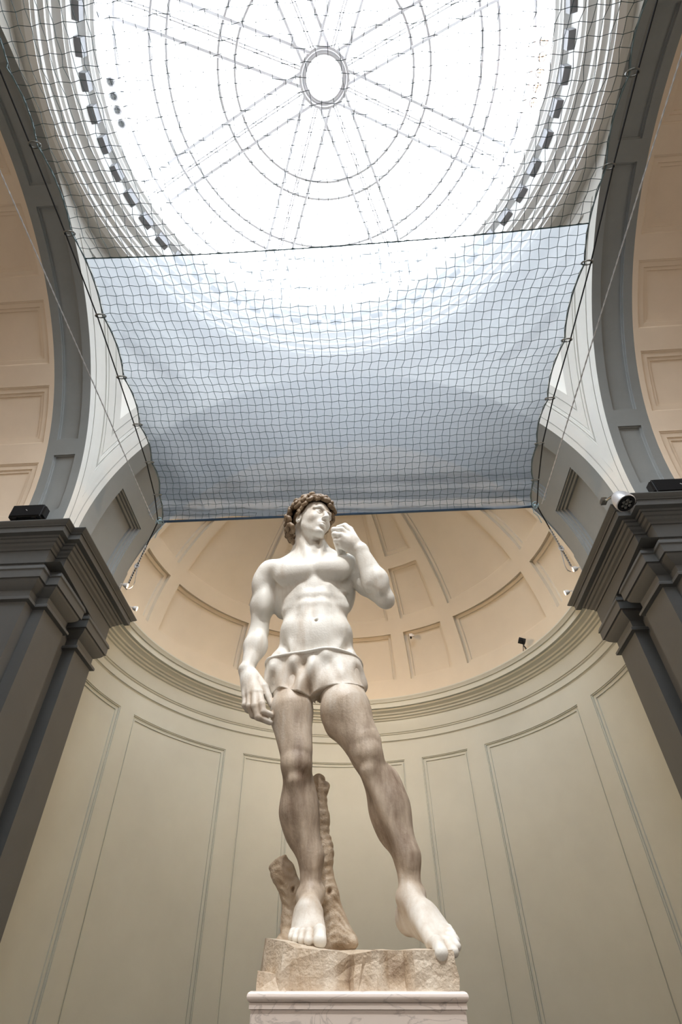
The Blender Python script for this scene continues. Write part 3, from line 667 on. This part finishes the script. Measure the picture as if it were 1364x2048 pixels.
for sl in (-1, 1):
    hel((.355, sl*.122, .030), (.085, .075, .060), .025, True); hel((.262, sl*.115, .030), (.060, .060, .052), .005)
    hrc((.352, sl*.045, .105), (.335, sl*.12, .130), .026, .024, .02); hrc((.335, sl*.12, .130), (.265, sl*.205, .095), .024, .018, .02); hrc((.316, sl*.062, .050), (.322, sl*.11, .066), .013, .013, .005); hrc((.322, sl*.11, .066), (.290, sl*.168, .046), .013, .010, .005); hrc((.312, sl*.065, .014), (.316, sl*.11, .002), .010, .010, .005); hrc((.316, sl*.11, .002), (.286, sl*.162, .020), .010, .009, .005)
    hel((.225, sl*.150, -.09), (.065, .055, .070), .07); hel((.385, sl*.040, -.115), (.038, .030, .030), .015)
    hel((.392, sl*.026, -.150), (.024, .014, .022), .006, True)
    hel((-.05, sl*.275, -.03), (.070, .030, .105), .012); hel((-.035, sl*.305, -.025), (.032, .022, .060), .015, True); hrc((-.02, sl*.285, -.11), (-.04, sl*.29, -.13), .025, .02, .01)
hrc((.335, 0, .085), (.425, 0, -.085), .030, .040, .03); hel((.430, 0, -.105), (.036, .040, .034), .015)
hel((.265, 0, -.22), (.085, .095, .09), .06)
hrc((.372, 0, -.200), (.318, .082, -.222), .024, .014, .010); hrc((.372, 0, -.200), (.318, -.082, -.222), .024, .014, .010)
hrc((.358, .02, -.270), (.312, .068, -.252), .029, .016, .012); hrc((.358, -.02, -.270), (.312, -.068, -.252), .029, .016, .012)
hrc((.395, .06, -.236), (.395, -.06, -.236), .016, .016, .008, True); hrc((.345, .10, -.234), (.39, .05, -.236), .010, .014, .008, True); hrc((.345, -.10, -.234), (.39, -.05, -.236), .010, .014, .008, True); hrc((.37, 0, -.155), (.385, 0, -.185), .012, .012, .02, True)
hel((.355, 0, -.315), (.035, .06, .02), .03, True)
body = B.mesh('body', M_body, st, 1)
# --- curls
Hf = Field(hc-a_([.45, .45, .50]), hc+a_([.45, .45, .48]), .007)
def curl(c, nrm, r, ph):
    t1 = np.cross(nrm, [0.1, .2, 1]); t1 /= np.linalg.norm(t1); t2 = np.cross(nrm, t1); pr = None
    for j in range(8):
        a = ph+j*.8; rr = r*(1-.085*j); p = c+(t1*cos(a)+t2*sin(a))*rr*.66+nrm*(.25*r+.06*j*r)
        if pr is not None: Hf.rc(pr, p, r*.34, r*.33, .002)
        pr = p
rr_ = np.random.RandomState(11); pts = []; n = 150
for i in range(n):
    z = 1-2*(i+.5)/n; a = i*2.39996; pts.append((math.sqrt(1-z*z)*cos(a), math.sqrt(1-z*z)*sin(a), z))
def hairline(f, l, u): return (u > .42 and f > .2) or (f < .45 and u > .14) or (f < .12 and u > -.35) or (f < -.25 and u > -.72)
Hf.el(h(-.07, 0, .17), a_([.385, .300, .335])*H, .02, AX); Hf.el(h(.34, 0, -.02), a_([.30, .34, .345])*H, .03, AX, True); Hf.el(h(-.06, .32, -.06), a_([.10, .10, .12])*H, .02, AX, True); Hf.el(h(-.06, -.32, -.06), a_([.10, .10, .12])*H, .02, AX, True)
Hf.el(h(.0, 0, -.42), a_([.36, .36, .32])*H, .03, AX, True)
for f_, l_, u_ in pts:
    if not hairline(f_, l_, u_): continue
    if abs(l_) > .75 and -.5 < u_ < .10 and -.35 < f_ < .25: continue
    e = h(-.06+f_*.395, l_*.305, .15+u_*.345+(-.10 if u_ < -.3 else 0)); nr = fwd*f_/.395+lft*l_/.305+upv*u_/.345; nr /= np.linalg.norm(nr)
    curl(e+nr*.022, nr, .080+.022*rr_.rand(), rr_.rand()*6.28)
for sl in (-1, 1):
    for (f0, l0, u0, r0) in ((.02, .285, .14, .070), (.10, .275, .20, .072), (.18, .245, .265, .075), (.245, .19, .325, .075), (.285, .11, .36, .075), (.30, .03, .375, .078), (.06, .30, .25, .075), (.0, .30, .05, .055)):
        e = h(f0, l0*sl, u0); nr = fwd*f0+lft*l0*sl+upv*u0*.6; nr = nr/np.linalg.norm(nr); curl(e, nr, r0, 2.1*f0*30+sl)
for k in range(7):                       # locks down the nape
    t = (k-3)/3; e = h(-.30+.04*abs(t), .20*t, -.22-.05*(k % 2)); curl(e, -fwd, .06, k*1.3); curl(h(-.26, .19*t, -.34-.03*(k % 2)), -fwd, .052, k*2.1)
Hf.mesh('hair', M_hair, st, 0)
# --- plain cloth wrapped round the hips
cl = Field((-.85, 4.72, 4.10), (.35, 5.80, 5.02), .009)
sl, X, Y, Z = cl.region(cl.lo, cl.lo+cl.h*cl.n)
i0 = np.round((cl.lo-B.lo)/B.h).astype(int)
cl.lo = B.lo+i0*B.h; cl.ax = [cl.lo[i]+cl.h*np.arange(cl.n[i]) for i in range(3)]; sl, X, Y, Z = cl.region(cl.lo, cl.lo+cl.h*cl.n)
nn = [min(cl.n[i], B.n[i]-i0[i]) for i in range(3)]
src = np.full(cl.n, .5, np.float32); src[:nn[0], :nn[1], :nn[2]] = SNAP[i0[0]:i0[0]+nn[0], i0[1]:i0[1]+nn[1], i0[2]:i0[2]+nn[2]]
mid = P(628, 1352, 5.0); fr = (X-mid[0]); za = Z-mid[2]
th = np.arctan2(X-(-.27), -(Y-5.27))
web = np.sqrt((fr/.20)**2+((Y-5.10)/.13)**2+((za-.02)/.26)**2); webd = (web-1)*.12
hh = np.maximum(.09-np.abs(src-webd), 0)/.09; core = np.minimum(src, webd)-hh*hh*.09*.25
fold = .010*np.sin(th*13+Z*9)+.008*np.sin(th*7-Z*17+1.3)+.012*np.sin((np.abs(fr)*26+za*14))
zt = P(600, 1302, 5.0)[2]+.02*np.sin(th*3); zb = P(600, 1378, 5.0)[2]-.05*np.cos(th)+.02*np.sin(th*5)+.12*np.abs(np.clip(fr, -.4, .4))
d = np.maximum(core-.012-1.2*fold*np.clip((zt-Z)/.12, .25, 1), np.maximum(Z-zt, zb-Z))
cl.g = d.astype(np.float32)
for (za_, w2) in ((zt.mean()-.012, .02),):
    band = np.sqrt(np.maximum(np.abs(core-.014), 0)**2+(Z-(zt-.02))**2)-.017; cl.g = np.minimum(cl.g, band.astype(np.float32))
cl.g[0] = cl.g[-1] = .5; cl.g[:, 0] = .5; cl.g[:, -1] = .5; cl.g[:, :, 0] = .5; cl.g[:, :, -1] = .5
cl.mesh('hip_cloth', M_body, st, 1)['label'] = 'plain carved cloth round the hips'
del B, cl, Hf, SNAP
# --- tree stump behind the legs
T = Field((-.85, 5.05, 1.98), (.25, 5.95, 3.75), .012)
T.chain([P(588, 1890, 5.50), P(590, 1840, 5.52), P(588, 1795, 5.52), P(566, 1745, 5.50)], [.13, .105, .095, .10], .05)
T.rc(P(566, 1745, 5.50), P(562, 1735, 5.50)+a_([-.03, 0, .04]), .10, .088, .03)
T.chain([P(684, 1885, 5.50), P(672, 1845, 5.50), P(657, 1790, 5.50), P(646, 1720, 5.48), P(641, 1640, 5.48), P(637, 1562, 5.48)], [.11, .085, .078, .070, .075, .066], .05)
T.rc(P(640, 1585, 5.48), P(653, 1572, 5.46), .06, .035, .04)
T.el(P(655, 1700, 5.46), (.05, .06, .10), .05); T.el(P(647, 1630, 5.46), (.035, .05, .05), .04)
T.el(P(655, 1786, 5.44), (.07, .05, .085), .04); T.el(P(658, 1782, 5.37), (.022, .05, .04), .02, None, True); T.el(P(585, 1778, 5.44), (.07, .05, .08), .04); T.el(P(585, 1778, 5.37), (.02, .05, .03), .02, None, True)
T.rc(P(625, 1890, 5.52), P(655, 1890, 5.52), .12, .12, .1); T.chain([P(570, 1893, 5.42), P(552, 1893, 5.3)], [.08, .05], .06); T.chain([P(690, 1880, 5.45), P(704, 1884, 5.3)], [.08, .05], .06)
sl, X, Y, Z = T.region(T.lo, T.lo+T.h*T.n)                                # bark rings
T.g[sl] += (.005*np.sin(Z*95+5*np.sin(X*9+Y*7)+3*np.sin(X*25))*(.6+.4*np.sin(X*60+Z*20))).astype(np.float32)
T.g = np.maximum(T.g, ((X-P(550, 1740, 5.5)[0])*-.55+(Z-P(557, 1731, 5.5)[2])*.83-.02+0*Y).astype(np.float32)*np.where(X < -.42, 1, -9)+np.where(X < -.42, 0, -9.).astype(np.float32))
T.mesh('tree_stump', M_rock, st, 0); del T
# --- rocky plinth the figure stands on, with chiselled facets
def zr(x, y):
    t = (y-4.5)/1.2; return 2.085+.10*t+.07*max(0, (-.1-x))/.4
mb = MB(); random.seed(8)
xs = [-.50, -.34, -.16, .06, .16, .28, .40, .70]
front = [(-.52, 4.70), (-.44, 4.60), (-.37, 4.53), (-.31, 4.56), (-.12, 4.52), (-.03, 4.54), (.05, 4.59), (.075, 4.52), (.22, 4.50), (.245, 4.49), (.30, 4.55), (.40, 4.54), (.45, 4.47), (.58, 4.46), (.715, 4.45)]
side_r = [(.735, 4.75), (.70, 5.1), (.72, 5.5), (.62, 5.80)]; back = [(.1, 5.88), (-.35, 5.86)]; side_l = [(-.60, 5.72), (-.62, 5.35), (-.57, 4.95)]
pl = front+side_r+back+side_l; n = len(pl); V = []; lv = [0, .35, .7, 1.0]
for li, l in enumerate(lv):
    for i, (x, y) in enumerate(pl):
        z1 = zr(x, y)-(.02 if i in (3, 6, 7) else 0); j = 0 if li in (0, 3) else 1
        V.append((x*(1+.0)+j*random.uniform(-.012, .012)-(.02 if x < 0 else -.0)*(1-l), y+j*random.uniform(-.01, .012)-(.03*(1-l) if y < 4.7 else 0), 1.879+(z1-1.879)*l+j*random.uniform(-.015, .015)))
Fs = [(li*n+i, li*n+(i+1) % n, (li+1)*n+(i+1) % n, (li+1)*n+i) for li in range(3) for i in range(n)]
mb.add(V, Fs+[tuple(range(n))[::-1]])
# top: inner loops with steps
V = [V[3*n+i] for i in range(n)]; cx_, cy_ = .06, 5.2; loops = [V]
for s_, dz in ((.82, .012), (.6, .0), (.35, .015), (.12, .0)):
    loops.append([(cx_+(x-cx_)*s_+random.uniform(-.02, .02), cy_+(y-cy_)*s_, zr(cx_+(x-cx_)*s_, cy_+(y-cy_)*s_)+dz*random.uniform(.2, 1)) for x, y, z in V])
mb.add([p for l in loops for p in l], [(k*n+i, k*n+(i+1) % n, (k+1)*n+(i+1) % n, (k+1)*n+i) for k in range(4) for i in range(n)]+[tuple(4*n+i for i in range(n))])
# chunks that stand proud of the front
for x0, x1, y, z0, z1, sk in ((-.54, -.35, 4.50, 1.879, 1.985, -.02), (-.33, -.22, 4.51, 1.879, 1.90, 0), (.10, .23, 4.475, 1.879, 2.055, .02)):
    V = [(x0, y, z0), (x1, y, z0), (x1, y+.25, z0), (x0, y+.25, z0), (x0+.02+sk, y+.02, z1), (x1-.06, y+.05, z1-.02), (x1-.02, y+.25, z1), (x0+.02, y+.25, z1+.01)]
    mb.add(V, [(0, 1, 5, 4), (1, 2, 6, 5), (3, 0, 4, 7), (4, 5, 6, 7), (3, 2, 1, 0)])
mb.build('rock_base', M_rock, st, smooth=False)
tag(st, 'tall weathered marble statue of a standing man with one hand raised to his shoulder', 'statue')
# ------------------------------------------------------------------ safety net with its sheer lining
def zn(y): return 1.6+1.52*S-.1286*y
def PN(px, py):
    d = ray(px, py); t = 1.52*S/(d[2]+.1286*d[1]); return np.array([CX*S+d[0]*t, d[1]*t, 1.6+d[2]*t])
ringL = [PN(x, y) for x, y in ((312, 990), (296, 925), (272, 850), (240, 755), (198, 632), (135, 467), (65, 290), (0, 130))]
ringR = [PN(x, y) for x, y in ((1074, 960), (1082, 887), (1103, 797), (1137, 680), (1178, 525), (1222, 333), (1270, 145), (1318, -30))]
cornL, cornR = PN(318, 1043), PN(1072, 1012)
def edge(rings, corner, sg, y):
    ys = [corner[1]]+[p[1] for p in rings]; xs = [corner[0]-sg*.07]+[p[0]-sg*.07 for p in rings]
    if y < ys[-1]: return xs[-1]-sg*.05
    for i in range(len(ys)-1):
        if y <= ys[i] and y >= ys[i+1]:
            t = (ys[i]-y)/(ys[i]-ys[i+1]); return xs[i]*(1-t)+xs[i+1]*t-sg*.075*sin(PI*t)**.8*(1 if i else .6)
    return xs[0]
YB = (cornL[1]+cornR[1])/2-.02
def netp(s, y):
    xl, xr = edge(ringL, cornL, -1, y), edge(ringR, cornR, 1, y); x = xl*(1-s)+xr*s
    yy = y+(cornL[1]*(1-s)+cornR[1]*s-YB)*max(0, min(1, (y-4)/4.4))
    sag = .16*(1-(2*s-1)**2)*sin(PI*min(1, max(0, (YB-y)/10.5)))+.05*(1-(2*s-1)**4)*min(1, (YB-y)/1.)
    return np.array([x, yy, zn(yy)-sag])
NX, NR, cell = 54, 74, .142
rows = [[netp(i/NX, YB-cell*j) for i in range(NX+1)] for j in range(NR)]
mb = MB()
def strand(a, b, r=.0044):
    d = b-a; L = np.linalg.norm(d); d = d/L; x = np.cross(d, [0, 0, 1.0]); x /= np.linalg.norm(x); y = np.cross(d, x)
    V = [p+(x*cos(t)+y*sin(t))*r for p in (a, b) for t in (0, 2.094, 4.189)]; mb.add(V, [(0, 1, 4, 3), (1, 2, 5, 4), (2, 0, 3, 5)])
for j in range(NR):
    for i in range(NX+1):
        a = rows[j][i]; k = a_([.008, .011, 0]) if (i+j) % 2 else a_([-.008, -.011, 0])
        if i < NX: strand(a+k, rows[j][i+1]-k)
        if j < NR-1: strand(a+k, rows[j+1][i]-k)
net = empty('safety_net', (0, YB, zn(YB)))
o = mb.build('net_mesh', M_net, net, smooth=False); o['kind'] = 'stuff'
mb = MB(); jl = 37; V = []; sub = 3
for j in range(0, jl*sub+1):
    for i in range(0, NX*2+1):
        y = YB-cell*j/sub; s = i/(NX*2); p = netp(s, y); t = j/(jl*sub)
        near = math.exp(-(t/.10)**2)
        p[2] += .018+.022*near*sin(9*s*PI+3*sin(5*s))+.03*near*sin(t*70+5*s)+.006*sin(40*s+9*t); V.append(p)
n = NX*2+1; mb.add(V, [(j*n+i, j*n+i+1, (j+1)*n+i+1, (j+1)*n+i) for j in range(jl*sub) for i in range(n-1)])
o = mb.build('lining_sheet', M_sheet, net, ang=80); o['label'] = 'sheer pale blue lining sheet'
mb = MB(); mb.tube([netp(i/40, YB)+a_([0, .012, .0]) for i in range(41)], .028, 6); mb.build('hem', mat('blue_hem_tape', srgb(74, 96, 122), .8), net)
for side in (0, 1):
    mb = MB(); mb.tube([netp(side, YB-.05-cell*j/3)+a_([.012*(1 if side else -1), 0, 0]) for j in range((NR-1)*3)], .011, 5); mb.build('border_cord', M_net if False else mat('grey_border_cord', srgb(110, 128, 132), .8), net)
mb = MB(); mb.tube([netp(i/54, YB-cell*jl)+a_([0, 0, -.004]) for i in range(55)], .009, 5); mb.build('seam', M_net, net)
tag(net, 'dark knotted safety net with a pale blue lining sheet, stretched below the skylight', 'net')

def ring_link(c, nm='shackle'):
    mb = MB(); pts = [c+a_([.085*cos(t), .045*sin(t), .03*sin(t)]) for t in np.linspace(0, 2*PI, 14)[:-1]]; mb.tube(pts, .013, 6, True)
    return mb.build(nm, M_steel, net)
for nm, R, sg in (('left', ringL, -1), ('right', ringR, 1)):
    corner = cornL if sg < 0 else cornR
    for k, c in enumerate(R[:-1]):
        ring_link(c-a_([sg*.03, 0, 0]))
    far = R[-1]+(R[-1]-R[-2])*1.5
    anc = PZ(*((252, 1178) if sg < 0 else (1148, 1142)), 1.6+1.2637*K*S)
    mb = MB(); mb.tube([far]+[r_+a_([sg*.03, 0, 0]) for r_ in R[::-1]]+[corner+a_([sg*.02, 0, 0]), anc], .012, 6)
    rope = empty('rope', anc); mb.build('strand', M_rope_b, rope); tag(rope, 'taut black rope carrying the %s edge of the net down to the cornice' % nm, 'rope')
    # white cord, from the net corner up past the viewer
    top = PZ(*((-25, 285) if sg < 0 else (1400, -10)), 11.2)
    mb = MB(); st_, en = corner+a_([sg*.10, -.08, -.02]), top; N = 160; L = np.linalg.norm(en-st_); d = (en-st_)/L; x = np.cross(d, [0, 0, 1.]); x /= np.linalg.norm(x); y = np.cross(d, x)
    for ph in (0, PI):
        mb.tube([st_+d*L*i/N+(x*cos(ph+i*1.2)+y*sin(ph+i*1.2))*.006 for i in range(N+1)], .008, 4)
    tag(mb.build('cord', M_rope_w), 'thin twisted white cord rising from the lower %s corner of the net' % nm, 'cord')
    # doubled white tie between corner knot and the cornice
    mb = MB(); q0, q1 = corner+a_([sg*.03, 0, -.03]), anc
    for o_ in (0, 1):
        pts = []
        for i in range(41):
            t = i/40; t2 = .35+.65*t; p = q0*(1-t2)+q1*t2; pts.append(p+a_([.022*cos(i*1.4+o_*PI), 0, .022*sin(i*1.4+o_*PI)]))
        mb.tube(pts, .011, 5)
    kn = q0*.35+q1*.65
    for j in range(5):
        a = j*1.25; mb.tube([kn+.05*a_([cos(a+t)*.9, .2*sin(3*t), sin(a+t)+.3*cos(2*t)]) for t in np.linspace(0, 4.2, 12)], .012, 5)
    mb.tube([kn+a_([-sg*.02, 0, 0])]+[kn*(1-t)+q1*t+a_([-sg*.10*sin(PI*t), 0, -.22*sin(PI*t)]) for t in (.2, .4, .6, .8, 1)], .010, 5)
    mb.build('tie', M_rope_w, rope)['label'] = 'knotted white tie cord'
    mb = MB()                                          # wire clamps and loose ends at the corner
    for j in range(7):
        a = j*.95; c = corner+a_([-sg*.03*(j % 3), -.02, -.05+.045*j*(.5+.5*sin(j))])
        mb.tube([c+.055*a_([cos(a+t), .3*sin(2*t), .8*sin(a+t)]) for t in np.linspace(0, 3.6, 9)], .011, 5)
    mb.tube([corner+a_([-sg*.06, 0, -.03]), corner+a_([-sg*.09, .02, -.16]), corner+a_([-sg*.02, .03, -.28]), corner+a_([-sg*.0, .03, -.46])], .009, 5)
    mb.build('knot', mat('pale_blue_twine', srgb(150, 170, 176), .7), net)['label'] = 'tangled pale twine knot'

# ------------------------------------------------------------------ lamps and boxes on the cornices
def PH(px, py, h): return PZ(px, py, 1.6+h*S)
def spot(px, py, y, aim, size, label, lit=True):
    c = PZ(px, py, y) if lit else P(px, py, y); ax = Vector(aim).normalized(); o = empty('spotlight', c)
    mb = MB(); mb.lathe([(.012, -1.25), (.35, -1.2), (.62, -.95), (.86, -.45), (.98, .15), (1.0, .62), (.93, .66), (.90, .50), (.0, .48)] if False else [(r*size, hh*size) for r, hh in ((.01, -1.25), (.35, -1.2), (.62, -.95), (.86, -.45), (.98, .15), (1.0, .62), (.92, .66), (.90, .52))], c, ax, 24)
    mb.build('housing', M_white if lit else M_silver, o)
    mb = MB(); mb.lathe([(.90*size, .50*size), (.5*size, .53*size), (0, .54*size)], c, ax, 24); mb.build('lens', M_lamp if lit else M_dark, o)
    return o, c, ax
ZK = 1.6+1.2637*K*S+.02
for px, py, y, sg, lab, en in ((252, 1171, ZK, -1, 'upper of two small white spotlights on the left cornice edge', 70), (271, 1217, ZK, -1, 'lower of two small white spotlights on the left cornice edge', 45),
                        (1149, 1138, ZK, 1, 'upper of two small white spotlights on the right cornice edge', 70), (1133, 1185, ZK, 1, 'lower of two small white spotlights on the right cornice edge', 45)):
    aim = (-sg*1.0, .25, -.25)
    o, c, ax = spot(px, py, y, aim, .058, lab)
    mb = MB(); mb.tube([Vector(c)-ax*.06, Vector(c)-ax*.12+Vector((0, 0, .0)), Vector(c)+Vector((sg*.13, 0, -.03))], .012, 6); mb.build('bracket', M_white, o); tag(o, lab, 'lamp')
    l = light('spot_beam', 'SPOT', Vector(c)+ax*.10, (-sg*3.4, 12.6, 8.4 if en > 50 else 5.0), en*9, (1, .68, .40), spot_size=rad(115), spot_blend=1.0, shadow_soft_size=.06)
o, c, ax = spot(1245, 1001, 6.80, (.16, -.26, -.95), .165, '', False)
mb = MB(); mb.lathe([(.148, .098), (.105, .104), (.10, .118), (.148, .118)], c, ax, 24); mb.build('rim', M_black, o)
mb = MB()
for k in range(7):
    a = k*PI/3; q = Vector(c)+ax*.05; t1 = ax.cross(Vector((0, 0, 1))).normalized(); t2 = ax.cross(t1); rr = .068 if k < 6 else 0
    mb.lathe([(.026, .05), (.030, .07), (.016, .068), (0, .06)], q+(t1*cos(a)+t2*sin(a))*rr, ax, 8)
mb.build('led_cluster', M_steel, o)
mb = MB(); mb.tube([Vector(c)-ax*.17, Vector(c)-ax*.23+Vector((0, .06, .02)), Vector(c)+Vector((-.10, .30, .30))], .022, 8); mb.box(Vector(c)+Vector((-.11, .32, .32)), (.09, .12, .08)); mb.build('bracket', M_steel, o)
mb = MB(); mb.lathe([(.045, -.03), (.05, .0), (.045, .05), (.0, .055)], Vector(c)+Vector((.17, .04, .0)), ax, 14); mb.build('side_knob', M_black, o)
tag(o, 'large silver spotlight with a dark face at the inner corner of the right cornice', 'lamp')

def speaker(x0, x1, py0, py1, y, label):
    a, b = P(x0, py1, y), P(x1, py0, y); c = (a+b)/2; w_, hgt = b[0]-a[0], b[2]-a[2]; o = empty('speaker', (c[0], y+.12, a[2]))
    mb = MB(); mb.box((c[0], y+.095, c[2]), (w_, .17, hgt)); bm = mb.build('cabinet', M_black, o, smooth=False); mod = bm.modifiers.new('bevel', 'BEVEL'); mod.width = .012; mod.segments = 2
    mb = MB(); mb.box((c[0], y+.002, c[2]), (w_*.94, .02, hgt*.86)); mb.build('grille', mat('speaker_cloth', srgb(14, 14, 16), .9, .3, 200), o, smooth=False)
    mb = MB(); mb.box((c[0]+.01, y-.010, c[2]), (.045, .006, .010), Matrix.Rotation(rad(40), 3, 'Y')); mb.build('badge', M_silver, o, smooth=False)
    for q in (-.3, .3): mb = MB(); mb.box((c[0]+w_*q, y+.09, a[2]-.012), (.08, .14, .024)); mb.build('foot', M_black, o, smooth=False)
    mb = MB(); mb.box((b[0]+.02 if c[0] < 0 else a[0]-.02, y+.09, c[2]), (.05, .14, hgt*.72)); mb.build('end_cap', M_black, o, smooth=False)
    tag(o, label, 'speaker')
yc = 1.2405*K*S+.02; zc_ = 1.6+1.264*K*S
aL = P(15, 1036, yc)[2]
speaker(15, 90, 1008, 1034, yc, 'black box speaker lying on top of the left pier cornice')
speaker(1316, 1405, 954, 983, yc, 'black box speaker lying on top of the right pier cornice')

# small camera on a tripod on the niche cornice and a white sensor box in a panel
def PS(px, py, R=.950*K-.01):
    d = ray(px, py); o = a_([CX, -YN, -1.25*K]); o = a_([CX, 0, 0])-a_([0, YN, 1.25*K]); A = d@d; Bq = 2*(o@d); Cq = o@o-R*R; t = (-Bq+math.sqrt(Bq*Bq-4*A*Cq))/2/A; q = a_([CX, 0, 0])+d*t
    return a_([q[0]*S, q[1]*S, 1.6+q[2]*S])
azc = math.atan2(P(1056, 1284, 13.6)[0], 13.6-YN*S); base_p = a_([.79*K*S*1.06*sin(rad(50)), YN*S+.79*K*S*1.06*cos(rad(50)), 1.6+1.16*k2*S])
hC = 1.6+1.16*k2*S
c0 = None
best = 1e9
for az in np.linspace(20, 80, 241):                       # stand it on the cornice under its sight line
    q = a_([.835*k2*S*sin(rad(az)), YN*S+.835*k2*S*cos(rad(az)), hC]); d = q-a_([CX*S, 0, 1.6]); cc = CM.T@d; px_ = PX+F*cc[0]/-cc[2]
    if abs(px_-1054) < best: best = abs(px_-1054); c0 = q
d = c0-a_([CX*S, 0, 1.6])
o = empty('tripod_camera', c0)
top = c0+a_([-.03, 0, .30])
mb = MB()
for a in (0.3, 2.4, 4.5): mb.tube([top+a_([.0, 0, -.02]), c0+a_([.11*cos(a), .11*sin(a), .0])], [.010, .007], 6)
mb.tube([top-a_([0, 0, .08]), top+a_([0, 0, .03])], .012, 6); mb.build('tripod', M_black, o)
mb = MB(); mb.box(top+a_([-.01, 0, .085]), (.17, .12, .11), Matrix.Rotation(.35, 3, 'Y')); mb.lathe([(.045, 0), (.045, .07), (.03, .075), (0, .07)], top+a_([-.03, -.06, .08]), (-.3, -.8, -.4), 14); mb.build('camera_body', M_black, o)
tag(o, 'small black camera on a tripod standing on the niche cornice', 'camera')
c = PS(822, 1272); n_ = a_([c[0], c[1]-YN*S, c[2]-1.6-1.25*K*S]); n_ = -n_/np.linalg.norm(n_)
o = empty('sensor', c); mb = MB(); mb.box(c+n_*.02, (.10, .12, .09)); mb.build('housing', M_white, o, smooth=False)
mb = MB(); mb.lathe([(.03, 0), (.03, .05), (.02, .06), (0, .05)], c+n_*.08+a_([.01, 0, -.05]), (0, -.3, -1), 12); mb.build('lens', M_dark, o)
mb = MB(); mb.box(c+a_([.07, .03, .03]), (.06, .06, .04)); mb.build('bracket', M_white, o, smooth=False)
tag(o, 'small white sensor box in the corner of a half-dome panel', 'sensor')
# hooks in the two pendentives
for px_, py_, nm in ((231, 852, 'left'), (1144, 813, 'right')):
    c = P(px_, py_, 1.222*S); mb = MB(); mb.tube([c+a_([0, .05, 0]), c, c+a_([.05, -.02, .04]), c+a_([.09, -.02, -.03])], .012, 6)
    tag(mb.build('hook', M_steel), 'tiny metal hook at the foot of the pale %s corner panel' % nm, 'hook')
